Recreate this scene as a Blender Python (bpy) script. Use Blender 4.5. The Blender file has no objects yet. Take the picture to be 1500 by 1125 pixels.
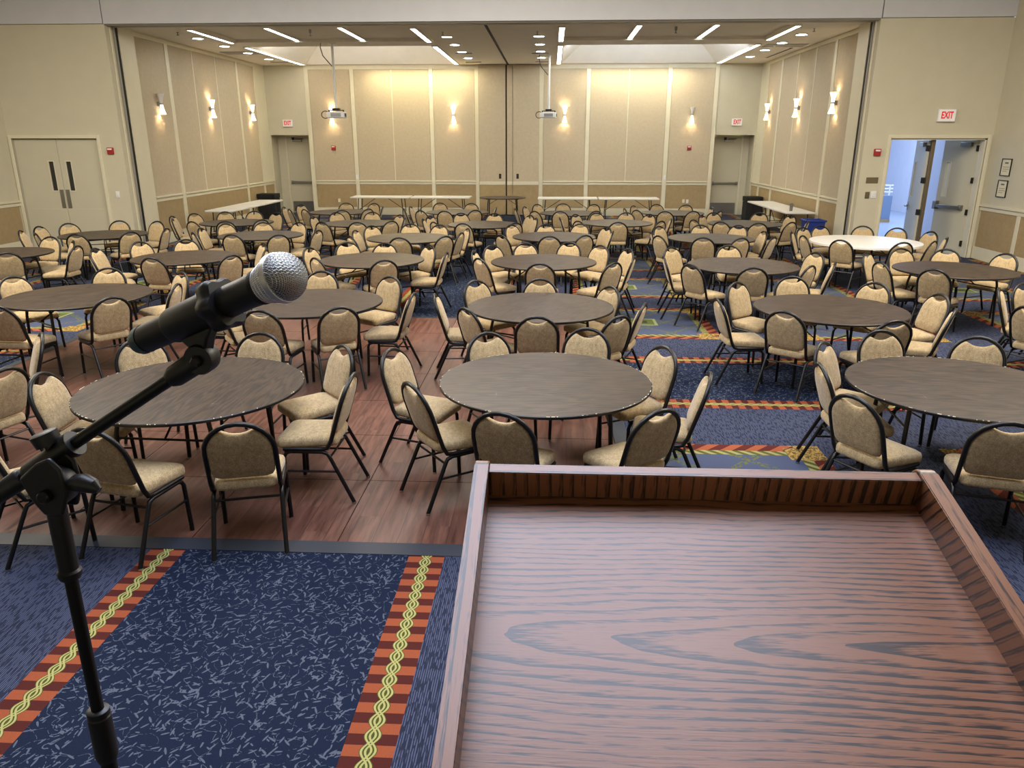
import bpy, math, random
from math import sin, cos, pi, radians as R
from mathutils import Vector, Matrix
random.seed(11)
S = bpy.context.scene
COL = S.collection

# ------------------------------------------------------------------ camera, exposure, lights
cd = bpy.data.cameras.new('camera'); cam = bpy.data.objects.new('camera', cd); COL.objects.link(cam)
cam.location = (0, 0, 2.42)
cam.rotation_euler = (R(90 - 17.849), 0, R(2.868))
cd.sensor_width = 36; cd.lens = 1103.7 / 1500 * 36; cd.clip_start = .05; cd.clip_end = 200
S.camera = cam
S.view_settings.view_transform = 'Standard'; S.view_settings.look = 'None'
S.view_settings.exposure = 1.25; S.view_settings.gamma = 1; S.view_settings.use_curve_mapping = False
W = bpy.data.worlds.new('world'); S.world = W; W.use_nodes = True
W.node_tree.nodes['Background'].inputs[0].default_value = (.75, .85, 1, 1)
W.node_tree.nodes['Background'].inputs[1].default_value = .6

def area(name, loc, size, power, color, rot=(0, 0, 0), spread=180):
    l = bpy.data.lights.new(name, 'AREA'); l.shape = 'RECTANGLE'; l.size, l.size_y = size
    l.energy = power; l.color = color; l.spread = R(spread)
    o = bpy.data.objects.new(name, l); COL.objects.link(o); o.location = loc; o.rotation_euler = rot
    return o
# near hall: cool skylight wells and warm troffers in its high ceiling
area('skylight_lamp', (-.55, 3.6, 6.3), (4.9, 4.0), 240, (.72, .80, 1.0))
area('hall_lamp_left', (-7.5, 8.5, 6.3), (3.5, 5.0), 360, (1, .92, .80))
area('hall_lamp_right', (5.5, 8.5, 6.3), (3.5, 5.0), 330, (1, .92, .81))
area('hall_lamp_middle', (-1.2, 11.5, 6.3), (3.5, 4.0), 260, (1, .92, .81))
# wall-washer slots over the end wall
area('wall_washer_left', (-4.3, 25.95, 4.74), (3.4, .12), 32, (1, .88, .55), (R(-8), 0, 0))
area('wall_washer_right', (2.75, 25.95, 4.74), (3.4, .12), 30, (1, .88, .62), (R(-8), 0, 0))
# daylight in the corridor beyond the open doors
area('corridor_daylight', (9.8, 24.0, 4.5), (4.5, 7), 230, (.76, .86, 1.0))
area('coffer_cove_left', (-5.6, 21.75, 4.9), (3.8, .3), 60, (1, .93, .82), (R(150), 0, 0))
area('coffer_cove_right', (2.7, 21.75, 4.9), (3.8, .3), 75, (.86, .92, 1), (R(150), 0, 0))

# ------------------------------------------------------------------ mesh helpers
class MB:
    def __init__(s): s.v = []; s.f = []; s.m = []
    def add(s, vs, fs, mi=0):
        n = len(s.v); s.v += [tuple(p) for p in vs]; s.f += [tuple(i + n for i in f) for f in fs]; s.m += [mi] * len(fs); return s
    def box(s, x0, x1, y0, y1, z0, z1, mi=0, M=None):
        vs = [Vector((x, y, z)) for z in (z0, z1) for y in (y0, y1) for x in (x0, x1)]
        if M is not None: vs = [M @ v for v in vs]
        return s.add(vs, [(0, 2, 3, 1), (4, 5, 7, 6), (0, 1, 5, 4), (2, 6, 7, 3), (0, 4, 6, 2), (1, 3, 7, 5)], mi)
    def tube(s, pts, r, n=8, cap=True, mi=0):
        pts = [Vector(p) for p in pts]; N = len(pts); rs = r if isinstance(r, (list, tuple)) else [r] * N
        T = []
        for i in range(N):
            a = pts[max(i - 1, 0)]; b = pts[min(i + 1, N - 1)]; T.append((b - a).normalized())
        up = Vector((0, 0, 1)) if abs(T[0].z) < .9 else Vector((0, 1, 0))
        u = T[0].cross(up).normalized(); vs = []
        for i in range(N):
            u = (u - T[i] * u.dot(T[i])).normalized(); w = T[i].cross(u)
            for k in range(n):
                a = 2 * pi * k / n; vs.append(pts[i] + (u * cos(a) + w * sin(a)) * rs[i])
        fs = []
        for i in range(N - 1):
            for k in range(n):
                k2 = (k + 1) % n; fs.append((i * n + k, i * n + k2, (i + 1) * n + k2, (i + 1) * n + k))
        if cap: fs += [tuple(range(n))[::-1], tuple((N - 1) * n + k for k in range(n))]
        return s.add(vs, fs, mi)
    def lathe(s, prof, n=24, M=None, cap=True, mi=0, c=(0, 0)):
        vs = []
        for (r, z) in prof:
            for k in range(n):
                a = 2 * pi * k / n; p = Vector((c[0] + r * cos(a), c[1] + r * sin(a), z)); vs.append(M @ p if M is not None else p)
        fs = []
        for i in range(len(prof) - 1):
            for k in range(n):
                k2 = (k + 1) % n; fs.append((i * n + k, i * n + k2, (i + 1) * n + k2, (i + 1) * n + k))
        if cap: fs += [tuple(range(n))[::-1], tuple((len(prof) - 1) * n + k for k in range(n))]
        return s.add(vs, fs, mi)
    def rings(s, rings, cap=True, mi=0):
        n = len(rings[0]); vs = [p for r in rings for p in r]; fs = []
        for i in range(len(rings) - 1):
            for k in range(n):
                k2 = (k + 1) % n; fs.append((i * n + k, i * n + k2, (i + 1) * n + k2, (i + 1) * n + k))
        if cap: fs += [tuple(range(n))[::-1], tuple((len(rings) - 1) * n + k for k in range(n))]
        return s.add(vs, fs, mi)
    def prism(s, outline, a, b, axis='z', mi=0):
        def P(p, t): return {'z': (p[0], p[1], t), 'y': (p[0], t, p[1]), 'x': (t, p[0], p[1])}[axis]
        return s.rings([[P(p, a) for p in outline], [P(p, b) for p in outline]], True, mi)
    def mesh(s, name, mats, smooth=35):
        me = bpy.data.meshes.new(name); me.from_pydata(s.v, [], s.f)
        if not isinstance(mats, (list, tuple)): mats = [mats]
        for m in mats: me.materials.append(m)
        if any(s.m): me.polygons.foreach_set('material_index', s.m)
        import bmesh
        bm = bmesh.new(); bm.from_mesh(me); bmesh.ops.recalc_face_normals(bm, faces=bm.faces); bm.to_mesh(me); bm.free()
        if smooth:
            me.polygons.foreach_set('use_smooth', [True] * len(me.polygons)); me.set_sharp_from_angle(angle=R(smooth))
        me.update(); return me
def obj(name, mb, mats, parent=None, smooth=35, bevel=0, kind=None, loc=None, label=None):
    me = mb.mesh(name, mats, smooth) if isinstance(mb, MB) else mb
    o = bpy.data.objects.new(name, me); COL.objects.link(o)
    if parent: o.parent = parent
    if bevel:
        b = o.modifiers.new('bevel', 'BEVEL'); b.width = bevel; b.segments = 2; b.limit_method = 'ANGLE'; b.angle_limit = R(40)
    if kind: o['kind'] = kind
    if loc: o.location = loc
    if label: o['label'] = label
    return o
def tag(o, label, cat, group=None):
    o['label'] = label; o['category'] = cat
    if group: o['group'] = group
    return o
def thing(name, label, cat, loc=(0, 0, 0), rz=0, group=None):
    o = bpy.data.objects.new(name, None); COL.objects.link(o); o.empty_display_size = .1
    o.location = loc; o.rotation_euler = (0, 0, rz); return tag(o, label, cat, group)
def dup(root, loc, rz, label):
    r = root.copy(); COL.objects.link(r); r.location = loc; r.rotation_euler = (0, 0, rz); r['label'] = label
    for ch in list(root.children):
        c = ch.copy(); COL.objects.link(c); c.parent = r
        for g in list(ch.children):
            d = g.copy(); COL.objects.link(d); d.parent = c
    return r
def bx(name, d, m, parent=None, **k): return obj(name, MB().box(*d), m, parent, **k)

# ------------------------------------------------------------------ material helpers
def srgb(r, g, b):
    f = lambda c: (c / 255 / 12.92) if c / 255 <= .04045 else ((c / 255 + .055) / 1.055) ** 2.4
    return (f(r), f(g), f(b), 1)
class E:
    t = None
    def __init__(s, v): s.v = v
    @staticmethod
    def op(o, *a):
        n = E.t.nodes.new('ShaderNodeMath'); n.operation = o
        for i, x in enumerate(a):
            x = x.v if isinstance(x, E) else x
            if isinstance(x, (int, float)): n.inputs[i].default_value = x
            else: E.t.links.new(x, n.inputs[i])
        return E(n.outputs[0])
    def __add__(s, o): return E.op('ADD', s, o)
    __radd__ = __add__
    def __sub__(s, o): return E.op('SUBTRACT', s, o)
    def __rsub__(s, o): return E.op('SUBTRACT', o, s)
    def __mul__(s, o): return E.op('MULTIPLY', s, o)
    __rmul__ = __mul__
    def __truediv__(s, o): return E.op('DIVIDE', s, o)
    def __gt__(s, o): return E.op('GREATER_THAN', s, o)
    def __lt__(s, o): return E.op('LESS_THAN', s, o)
def band(v, a, b): return (v > a) * (v < b)
def mod(v, m): return E.op('FLOORED_MODULO', v, m)
def fr(v): return E.op('FRACT', v)
def ab(v): return E.op('ABSOLUTE', v)
def mn(a, b): return E.op('MINIMUM', a, b)
def mx(a, b): return E.op('MAXIMUM', a, b)
def sn(v): return E.op('SINE', v)
def nd(kind, **ins):
    n = E.t.nodes.new(kind)
    for k, v in ins.items():
        k = k.replace('_', ' ')
        s = n.inputs[k]
        v = v.v if isinstance(v, E) else v
        if hasattr(v, 'links') or isinstance(v, bpy.types.NodeSocket): E.t.links.new(v, s)
        else: s.default_value = v
    return n
def mixc(f, a, b):
    n = E.t.nodes.new('ShaderNodeMix'); n.data_type = 'RGBA'
    for i, x in ((0, f), (6, a), (7, b)):
        x = x.v if isinstance(x, E) else x
        if isinstance(x, bpy.types.NodeSocket): E.t.links.new(x, n.inputs[i])
        else: n.inputs[i].default_value = x
    return n.outputs[2]
def xyz(src='Object'):
    if src == 'World': v = E.t.nodes.new('ShaderNodeNewGeometry').outputs['Position']
    else: v = E.t.nodes.new('ShaderNodeTexCoord').outputs[src]
    n = E.t.nodes.new('ShaderNodeSeparateXYZ'); E.t.links.new(v, n.inputs[0])
    return E(n.outputs[0]), E(n.outputs[1]), E(n.outputs[2]), v
def comb(x, y, z=0.0):
    n = E.t.nodes.new('ShaderNodeCombineXYZ')
    for i, a in enumerate((x, y, z)):
        a = a.v if isinstance(a, E) else a
        if isinstance(a, (int, float)): n.inputs[i].default_value = a
        else: E.t.links.new(a, n.inputs[i])
    return n.outputs[0]
def noise(vec, scale, detail=3, rough=.5, out=0):
    n = nd('ShaderNodeTexNoise', Vector=vec, Scale=scale, Detail=detail, Roughness=rough); return E(n.outputs[out]) if out == 0 else n.outputs[out]
def mat(name, color=(.5, .5, .5, 1), rough=.6, metal=0, spec=.5, emit=None, es=0, coat=0, trans=0):
    m = bpy.data.materials.new(name); m.use_nodes = True; E.t = m.node_tree
    b = m.node_tree.nodes['Principled BSDF']; i = b.inputs
    if isinstance(color, bpy.types.NodeSocket): pass
    else: i['Base Color'].default_value = color
    i['Roughness'].default_value = rough; i['Metallic'].default_value = metal
    i['Specular IOR Level'].default_value = spec; i['Coat Weight'].default_value = coat
    i['Transmission Weight'].default_value = trans
    if emit: i['Emission Color'].default_value = emit; i['Emission Strength'].default_value = es
    return m, b
def setc(b, sock, inp='Base Color'):
    sock = sock.v if isinstance(sock, E) else sock
    E.t.links.new(sock, b.inputs[inp])
def bump(b, h, dist=.002, strength=.5):
    n = nd('ShaderNodeBump', Height=h, Distance=dist, Strength=strength); E.t.links.new(n.outputs[0], b.inputs['Normal'])
def paint(name, c, rough=.6, var=.04, scale=3, spec=.4):
    m, b = mat(name, c, rough, spec=spec); x, y, z, v = xyz('Object')
    n = noise(v, scale, 4); d = tuple(k * (1 - var * 2) for k in c[:3]) + (1,)
    setc(b, mixc(n, d, tuple(min(1, k * (1 + var)) for k in c[:3]) + (1,)))
    bump(b, noise(v, 220, 2), .0006, .25); return m
M = {}
M['cream'] = paint('cream_paint', srgb(204, 197, 172), .55)
M['trim'] = paint('cream_trim_paint', srgb(220, 213, 186), .45)
M['upper'] = paint('pale_grey_paint', srgb(208, 209, 212), .6)
M['ceil'] = paint('ceiling_paint', srgb(228, 221, 208), .7)
M['coffer'] = paint('coffer_paint', srgb(236, 233, 226), .7)
M['door'] = paint('door_paint', srgb(200, 194, 170), .4, .02)
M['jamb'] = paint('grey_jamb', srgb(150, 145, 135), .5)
M['corr'] = paint('corridor_paint', srgb(205, 212, 228), .6)
M['corrblue'] = paint('corridor_blue_grey', srgb(120, 140, 170), .6)
M['stage'] = paint('stage_carpet', srgb(45, 46, 52), .9)
# fabric panels
def fabric(name, c1, c2, sc, rib=0, rough=.9):
    m, b = mat(name, c1, rough, spec=.15); x, y, z, v = xyz('Object')
    f = noise(v, sc, 2) * .6 + noise(v, sc * .13, 2) * .4
    f = E.op('MULTIPLY_ADD', f, 3, -1.0)
    n = nd('ShaderNodeClamp', Value=f); setc(b, mixc(n.outputs[0], c1, c2)); bump(b, noise(v, sc * 1.3, 1), .001, .5)
    return m
M['panel'] = fabric('wall_panel_fabric', srgb(184, 170, 144), srgb(196, 182, 156), 90)
M['wains'] = fabric('wainscot_fabric', srgb(158, 138, 102), srgb(174, 152, 114), 60)
def chairfab():
    m, b = mat('chair_fabric', rough=.85, spec=.2); x, y, z, v = xyz('Object')
    wv = noise(v, 160, 2, .6); sq = noise(comb(x * 40, y * 40, z * 26), 1, 1)
    f = nd('ShaderNodeClamp', Value=wv * 2.4 + sq * .9 - 1.15).outputs[0]
    setc(b, mixc(f, srgb(142, 120, 84), srgb(196, 173, 131))); bump(b, wv, .0012, .6); b.inputs['Sheen Weight'].default_value = .25
    return m
M['chair'] = chairfab()
M['black'], _ = mat('black_enamel_steel', srgb(13, 13, 14), .38, 0, .4)
M['blackplastic'], _ = mat('black_plastic', srgb(20, 20, 21), .42)
M['blackmatte'], _ = mat('matte_black', srgb(14, 14, 15), .7)
M['rubber'], _ = mat('grey_rubber_edge', srgb(36, 41, 50), .6)
M['chrome'], _ = mat('chrome', srgb(190, 190, 190), .22, 1)
M['steel'], _ = mat('brushed_steel', srgb(150, 150, 148), .38, 1)
M['brass'], _ = mat('bronze_plate', srgb(120, 108, 84), .45, .6)
M['white'], _ = mat('white_plastic', srgb(228, 228, 224), .35)
M['wtable'], _ = mat('white_table_plastic', srgb(228, 226, 218), .28)
M['red'], _ = mat('alarm_red', srgb(165, 30, 30), .4)
M['blue'], _ = mat('blue_bin_plastic', srgb(24, 50, 130), .45)
M['glass'], _ = mat('dark_wired_glass', srgb(28, 30, 32), .06, 0, .8)
M['paper'], _ = mat('paper', srgb(222, 216, 190), .8)
M['ink'], _ = mat('ink', srgb(110, 104, 92), .8)
M['exitred'], _ = mat('exit_letters', srgb(215, 30, 50), .5, emit=srgb(235, 10, 40), es=.12)
M['exitface'], _ = mat('exit_face', srgb(235, 232, 225), .5, emit=(1, .9, .88, 1), es=.05)
M['lamp'], _ = mat('linear_light', (1, 1, 1, 1), .5, emit=(1, .97, .90, 1), es=4.6)
M['down'], _ = mat('downlight_glow', (1, 1, 1, 1), .5, emit=(.86, .93, 1, 1), es=16)
M['sky'], _ = mat('skylight_glow', (1, 1, 1, 1), .5, emit=(.72, .80, 1, 1), es=.3)
M['shade'], _ = mat('lit_sconce_shade', srgb(240, 235, 225), .5, emit=(1, .85, .62, 1), es=1.4)
M['shadeoff'], _ = mat('unlit_sconce_shade', srgb(215, 212, 208), .4)
M['mesh'], _ = mat('silver_wire', srgb(225, 226, 228), .42, 1)
M['foam'], _ = mat('grey_foam', srgb(44, 45, 48), .9)
# ------------------------------------------------------------------ carpet
def carpet():
    m, b = mat('ballroom_carpet', rough=.95, spec=.1); x, y, z, v = xyz('World')
    # fine ribbed field
    rib = fr(x * 95) ; dash = noise(comb(x * 95, y * 14, 0.0), 1, 1)
    ribm = (rib > .52) * (dash > .46)
    grain = noise(v, 120, 2, .7)
    base = mixc(ribm, srgb(38, 43, 59), srgb(82, 88, 111))
    base = mixc(grain * .35, base, srgb(30, 34, 52))
    # navy with pale leaf sprigs
    def leaves(scale, ang, ax, ay, seed):
        c = nd('ShaderNodeTexVoronoi', Vector=comb(x + seed, y - seed, 0.0), Scale=scale); c.voronoi_dimensions = '2D'
        sep = nd('ShaderNodeSeparateXYZ', Vector=c.outputs['Position']); cs = nd('ShaderNodeSeparateColor', Color=c.outputs['Color'])
        dx = x + seed - E(sep.outputs[0]); dy = y - seed - E(sep.outputs[1])
        th = E(cs.outputs[0]) * ang[1] + ang[0]; ct = E.op('COSINE', th); st = sn(th)
        u = (dx * ct + dy * st) / ax; w = (dy * ct - dx * st) / ay
        return ((u * u + w * w) < 1) * (E(cs.outputs[1]) > .2)
    lf = mx(leaves(15, (.1, 1.3), .019, .0042, 0.3), mx(leaves(12.5, (.9, 1.9), .022, .0045, 3.7), leaves(17, (-.4, 3.1), .011, .0036, 7.1)))
    vine = ab(noise(comb(x * 1.0, y * 1.0, 0.0), 6.5, 1) - .5)
    vine2 = ab(noise(comb(x + 9, y * 1.0, 4.0), 7.5, 1) - .5)
    lf = mx(lf, mx((vine < .0042), (vine2 < .004)) * (noise(v, 60, 1) > .47))
    navy = mixc(grain, srgb(18, 26, 44), srgb(26, 36, 57)); navy = mixc(lf * .75, navy, srgb(92, 98, 112))
    # striped guilloche border: d across, s along
    def border(d, s):
        blk = fr(s / .126) > .5
        c = mixc(blk, srgb(74, 34, 30), srgb(148, 78, 50))
        c = mixc(grain * .3, c, srgb(70, 24, 20))
        w1 = sn(s * 36) * .021; w2 = sn(s * 36 + pi) * .021
        zone = ab(d) < (ab(w1) + .018)
        c = mixc(zone, c, srgb(70, 72, 34))
        st = mx(ab(ab(d - w1) - .009) < .0050, ab(ab(d - w2) - .009) < .0050)
        return mixc(st, c, srgb(158, 154, 96))
    off = band(y, 6.85, 8.64)
    col = base
    ax = ab(x + 1.535)                                      # aisle centred on the hall
    col = mixc(ax < .70, col, navy)
    col = mixc(band(ax, .70, .92), col, border(ax - .81, y))
    col = mixc(off, col, navy)
    yb = ab(y - 7.745)
    col = mixc(band(yb, .645, .895), col, border(yb - .77, x))
    # square rug motifs
    u = mod(ax - 1.91, 2.86); v0 = mod(y - 4.07 + 2.67, 2.67); v1 = mod(y - 9.51, 2.67)
    sel = y > 8.9; w = v0 + (v1 - v0) * sel
    inn = (u < 1.87) * (w < 1.87) * (ax > 1.6) * (1 - band(y, 6.3, 9.4))
    e = mn(mn(u, 1.87 - u), mn(w, 1.87 - w))
    cx = ab(u - .935); cy = ab(w - .935)
    fld = mixc(grain, srgb(60, 69, 92), srgb(80, 89, 112))
    leafn = noise(v, 34, 2, .7)
    lat = mn(ab(fr((u + w) / .62) - .5), ab(fr((u - w) / .62) - .5))
    fld = mixc((lat < .075) * (leafn > .52), fld, srgb(96, 102, 48))
    med = mx(cx, cy)
    fld = mixc(med < .2, fld, srgb(140, 146, 100)); fld = mixc(med < .16, fld, srgb(90, 100, 52)); fld = mixc(med < .07, fld, srgb(60, 60, 50))
    blk = fr((u - w) / .2) > .5
    ring = mixc(blk, srgb(84, 36, 30), srgb(148, 80, 52))
    br = (sn((u + w) * 60) > 0)
    ring2 = mixc(br * .9, srgb(82, 86, 44), srgb(152, 146, 92))
    rug = mixc(e < .21, fld, ring2); rug = mixc(e < .125, rug, ring)
    cor = mn(cx, cy) > .64
    gold = mixc((leafn > .5), srgb(92, 76, 44), srgb(170, 138, 74))
    rug = mixc(cor * (noise(v, 7, 1) > .36), rug, gold)
    rug = mixc(grain * .18, rug, srgb(60, 40, 40))
    col = mixc(inn, col, rug)
    setc(b, col); bump(b, noise(v, 300, 1), .002, .5); return m
M['carpet'] = carpet()
def planks():
    m, b = mat('dance_floor_planks', rough=.36, spec=.4); x, y, z, v = xyz('World')
    row = E.op('FLOOR', x / .157); sh = fr(row * .377) * .9
    pid = row * 7.31 + E.op('FLOOR', (y + sh) / .9) * 3.17
    tone = E.t.nodes.new('ShaderNodeTexWhiteNoise'); tone.noise_dimensions = '1D'; E.t.links.new(pid.v, tone.inputs['W'])
    g = noise(comb(x * 26, y * 2.2, pid), 1, 5, .65)
    c = mixc(nd('ShaderNodeClamp', Value=g * 2.2 - .6).outputs[0], srgb(58, 36, 30), srgb(124, 84, 68))
    c = mixc(E(tone.outputs[0]) * .35, c, srgb(82, 46, 38))
    ln = fr(x / .157); c = mixc((ln < .02), c, srgb(48, 28, 24)); setc(b, c)
    setc(b, g * .2 + .28, 'Roughness'); return m
M['planks'] = planks()
def laminate(name, dark, light, chip=True):
    m, b = mat(name, rough=.34, spec=.4); x, y, z, v = xyz('Object')
    f = noise(comb(x * 1.1, y * 9, 0.0), 1, 2) * 1.0 + y * .55
    wv = fr(f * 9 + noise(comb(x * 2, y * 30, 1.0), 1, 3) * .5)
    g = noise(comb(x * 4, y * 60, 2.0), 1, 3, .6)
    t = nd('ShaderNodeClamp', Value=ab(wv - .5) * 1.7 + g * 1.3 - .62).outputs[0]
    c = mixc(t, dark, light)
    sc = (ab(noise(comb(x * 3, y * 3, 5.0), 1.6, 0) - .5) < .0012) * (noise(v, 2.3, 1) > .58)
    c = mixc(sc * .4, c, srgb(130, 122, 110)); setc(b, c)
    setc(b, noise(v, 4, 3) * .12 + .34, 'Roughness'); return m
M['walnut'] = laminate('walnut_laminate', srgb(28, 21, 17), srgb(70, 54, 42))
def oak(name, cath, tint=1.0, axis='x'):
    m, b = mat(name, rough=.36, spec=.5, coat=.1); b.inputs['Coat Roughness'].default_value = .3; x, y, z, v = xyz('Object')
    if axis == 'y': x, y = y, x
    if axis == 'z': x, y = z, x + y
    if axis == 'r': x, y = z, y + z * .5
    n1 = noise(comb(x * 2.0, y * 6, 0.0), 1, 2)
    if cath:
        dy = y + .235 + n1 * .05 - .025; dx = (x - .82) * .070
        r_ = E.op('SQRT', dy * dy + dx * dx)
        rings = fr(r_ * 108 + n1 * 1.0 + noise(comb(x * 1.1, y * 2.5, 9.0), 1, 1) * 3.0 + noise(comb(x * 9, y * 30, 6.0), 1, 2) * .55)
    else: rings = fr(y * 62 + n1 * 1.6)
    pores = noise(comb(x * 16, y * 420, 0.0), 1, 2, .7)
    ragged = noise(comb(x * 26, y * 330, 3.0), 1, 2, .6)
    dk = nd('ShaderNodeClamp', Value=(rings * 1.0 + ragged * 1.5 + noise(comb(x * 1.6, y * 9, 4.0), 1, 1) * .9 - 1.80) * 3.2).outputs[0]
    c = mixc(noise(v, 5, 2), srgb(int(112 * tint), int(70 * tint), int(45 * tint)), srgb(int(140 * tint), int(92 * tint), int(62 * tint)))
    c = mixc(E(dk) * .95, c, srgb(int(38 * tint), int(28 * tint), int(24 * tint)))
    c = mixc((pores > .62) * .3, c, srgb(int(56 * tint), int(34 * tint), int(28 * tint)))
    setc(b, c); bump(b, pores, .0004, .3); return m
M['oak'] = oak('dark_oak_veneer', True)
M['oakrail'] = oak('dark_oak_rail', False, 1.0, 'y')
M['oakside'] = oak('dark_oak_side_rail', False, .85, 'r')
M['oakback'] = oak('dark_oak_back_rail', False, 1.0, 'z')
# ------------------------------------------------------------------ room shell
def struct(name, mb, m, parent=None, **k):
    o = obj(name, mb, m, parent, **k)
    if parent is None: o['kind'] = 'structure'
    return o
D1, D2, ZH, ZC = 17.0, 26.43, 4.775, 4.80
XL, XR = -9.55, 6.71
NL, NR, NB, NZ = -12.05, 9.19, -4.0, 6.4
struct('floor', MB().box(NL - .3, 13.5, NB - .3, 31, -.2, 0), M['carpet'], smooth=0)
# near hall walls
wl = struct('wall_left', MB().box(NL - .2, NL, NB, D1, 0, NZ), M['cream'], smooth=0)
wr = struct('wall_right', MB().box(NR, NR + .2, NB, D1, 0, NZ), M['cream'], smooth=0)
struct('wall_back', MB().box(NL - .2, NR + .2, NB - .2, NB, 0, NZ), M['cream'], smooth=0)
OL, OR = -9.47, 6.57
a, c_ = -11.97, -10.02
wf = struct('wall_front_left', MB().box(NL, a, D1, D1 + .35, 0, ZH).box(c_, OL, D1, D1 + .35, 0, ZH).box(a, c_, D1, D1 + .35, 2.48, ZH), M['cream'], smooth=0)
e_, g_ = 7.11, 9.08
wf2 = struct('wall_front_right', MB().box(OR, e_, D1, D1 + .35, 0, ZH).box(g_, NR, D1, D1 + .35, 0, ZH).box(e_, g_, D1, D1 + .35, 2.48, ZH), M['cream'], smooth=0)
hd = struct('wall_header', MB().box(OL, OR, D1 - .03, D1 + .45, ZH, NZ), M['upper'], smooth=0, bevel=.006)
obj('upper_wall_panel', MB().box(NL, OL - .02, D1 - .03, D1 + .4, ZH + .008, NZ), M['upper'], hd, bevel=.006)
obj('upper_wall_panel', MB().box(OR + .02, NR, D1 - .03, D1 + .4, ZH + .008, NZ), M['upper'], hd, bevel=.006)
obj('shadow_line_strip', MB().box(OL, OR, D1 + .03, D1 + .36, ZH - .022, ZH), M['jamb'], hd)  # grey strip stands in for the thin shadow line under the header
# near ceiling with skylight wells
nc = MB()
nc.box(NL, -2.9, NB, D1, NZ, NZ + .2).box(1.1, NR, NB, D1, NZ, NZ + .2).box(-2.9, 1.1, NB, 1.5, NZ, NZ + .2).box(-2.9, 1.1, 5.6, D1, NZ, NZ + .2)
struct('ceiling_hall', nc, M['ceil'], smooth=0)
sk = obj('skylight', MB().box(-2.9, 1.1, 1.5, 5.6, NZ + .12, NZ + .2), M['sky'], smooth=0); tag(sk, 'pale translucent skylight panel overhead in the near hall ceiling', 'skylight')
# opening jambs: trim strips and the black slot of the folding wall track
for nm, xo, s, xw in (('left', OL, -1, XL), ('right', OR, 1, XR)):
    j = MB().box(min(xo, xw + s * .25), max(xo, xw + s * .25), D1 + .35, 18.13, 0, ZC)
    w = struct('wall_jamb_' + nm, j, M['trim'], smooth=0)
    X = lambda a, b: (min(xo - s * a, xo - s * b), max(xo - s * a, xo - s * b))
    obj('track_slot', MB().box(*X(0, .012), D1 + .40, D1 + .47, .0, ZH), M['blackmatte'], w, smooth=0)
    obj('jamb_strip', MB().box(*X(0, .02), D1 + .16, D1 + .22, .0, ZH), M['trim'], w, bevel=.004)
    obj('jamb_strip', MB().box(*X(0, .02), D1 + .29, D1 + .36, .0, ZH), M['jamb'], w, bevel=.004)
    obj('jamb_strip', MB().box(*X(0, .015), D1 + .50, D1 + .56, .0, ZH), M['trim'], w, bevel=.004)
# hall: chair rail, wainscot, casings
def side_wainscot(parent, x, s, y0, y1, stops):
    X = lambda a, b: (min(x + s * a, x + s * b), max(x + s * a, x + s * b))
    obj('chair_rail', MB().box(*X(0, .04), y0, y1, 1.10, 1.15).box(*X(0, .022), y0, y1, 1.02, 1.09), M['trim'], parent, bevel=.005)
    obj('baseboard', MB().box(*X(0, .02), y0, y1, 0, .26), M['trim'], parent, bevel=.005)
    ys = [y0] + stops + [y1]
    for i in range(len(ys) - 1):
        a, b = ys[i] + .06, ys[i + 1] - .06
        obj('wainscot_panel', MB().box(*X(0, .012), a, b, .26, 1.02), M['wains'], parent, bevel=.003)
        if i: obj('batten', MB().box(*X(0, .02), ys[i] - .06, ys[i] + .06, .26, 1.02), M['trim'], parent, bevel=.003)
side_wainscot(wl, NL, 1, 6, D1 - .02, [8.2, 10.4, 12.6, 14.8]); side_wainscot(wr, NR, -1, 6, D1 - .02, [8.6, 10.4, 12.1, 13.85, 15.55])
# ------------------------------------------------------------------ far room
DL0, DL1, DR0, DR1 = -9.50, -8.17, 5.33, 6.66
fw = struct('wall_far', MB().box(XL - .3, DL0, D2, D2 + .2, 0, ZC + .9).box(DL1, DR0, D2, D2 + .2, 0, ZC + .9).box(DR1, XR + .3, D2, D2 + .2, 0, ZC + .9)
            .box(DL0, DL1, D2, D2 + .2, 2.62, ZC + .9).box(DR0, DR1, D2, D2 + .2, 2.62, ZC + .9), M['cream'], smooth=0)
swl = struct('wall_far_left', MB().box(XL - .2, XL, 18.13, D2 + .2, 0, ZC + .1), M['trim'], smooth=0)
swr = struct('wall_far_right', MB().box(XR, XR + .2, 18.13, D2 + .2, 0, ZC + .1), M['trim'], smooth=0)
def far_panel(x0, x1, z0, z1, m, nm): obj(nm, MB().box(x0, x1, D2 - .022, D2, z0, z1), m, fw, bevel=.004)
bat = [(-8.2, -8.06), (-6.68, -6.55), (-4.06, -3.93), (-2.55, -2.43), (-.42, -.29), (1.11, 1.24), (3.72, 3.86), (5.23, 5.36)]
for x0, x1 in bat: obj('batten', MB().box(x0, x1, D2 - .035, D2, 0, ZC - .02), M['trim'], fw, bevel=.004)
seam = {1: -5.30, 5: 2.48}
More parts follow.
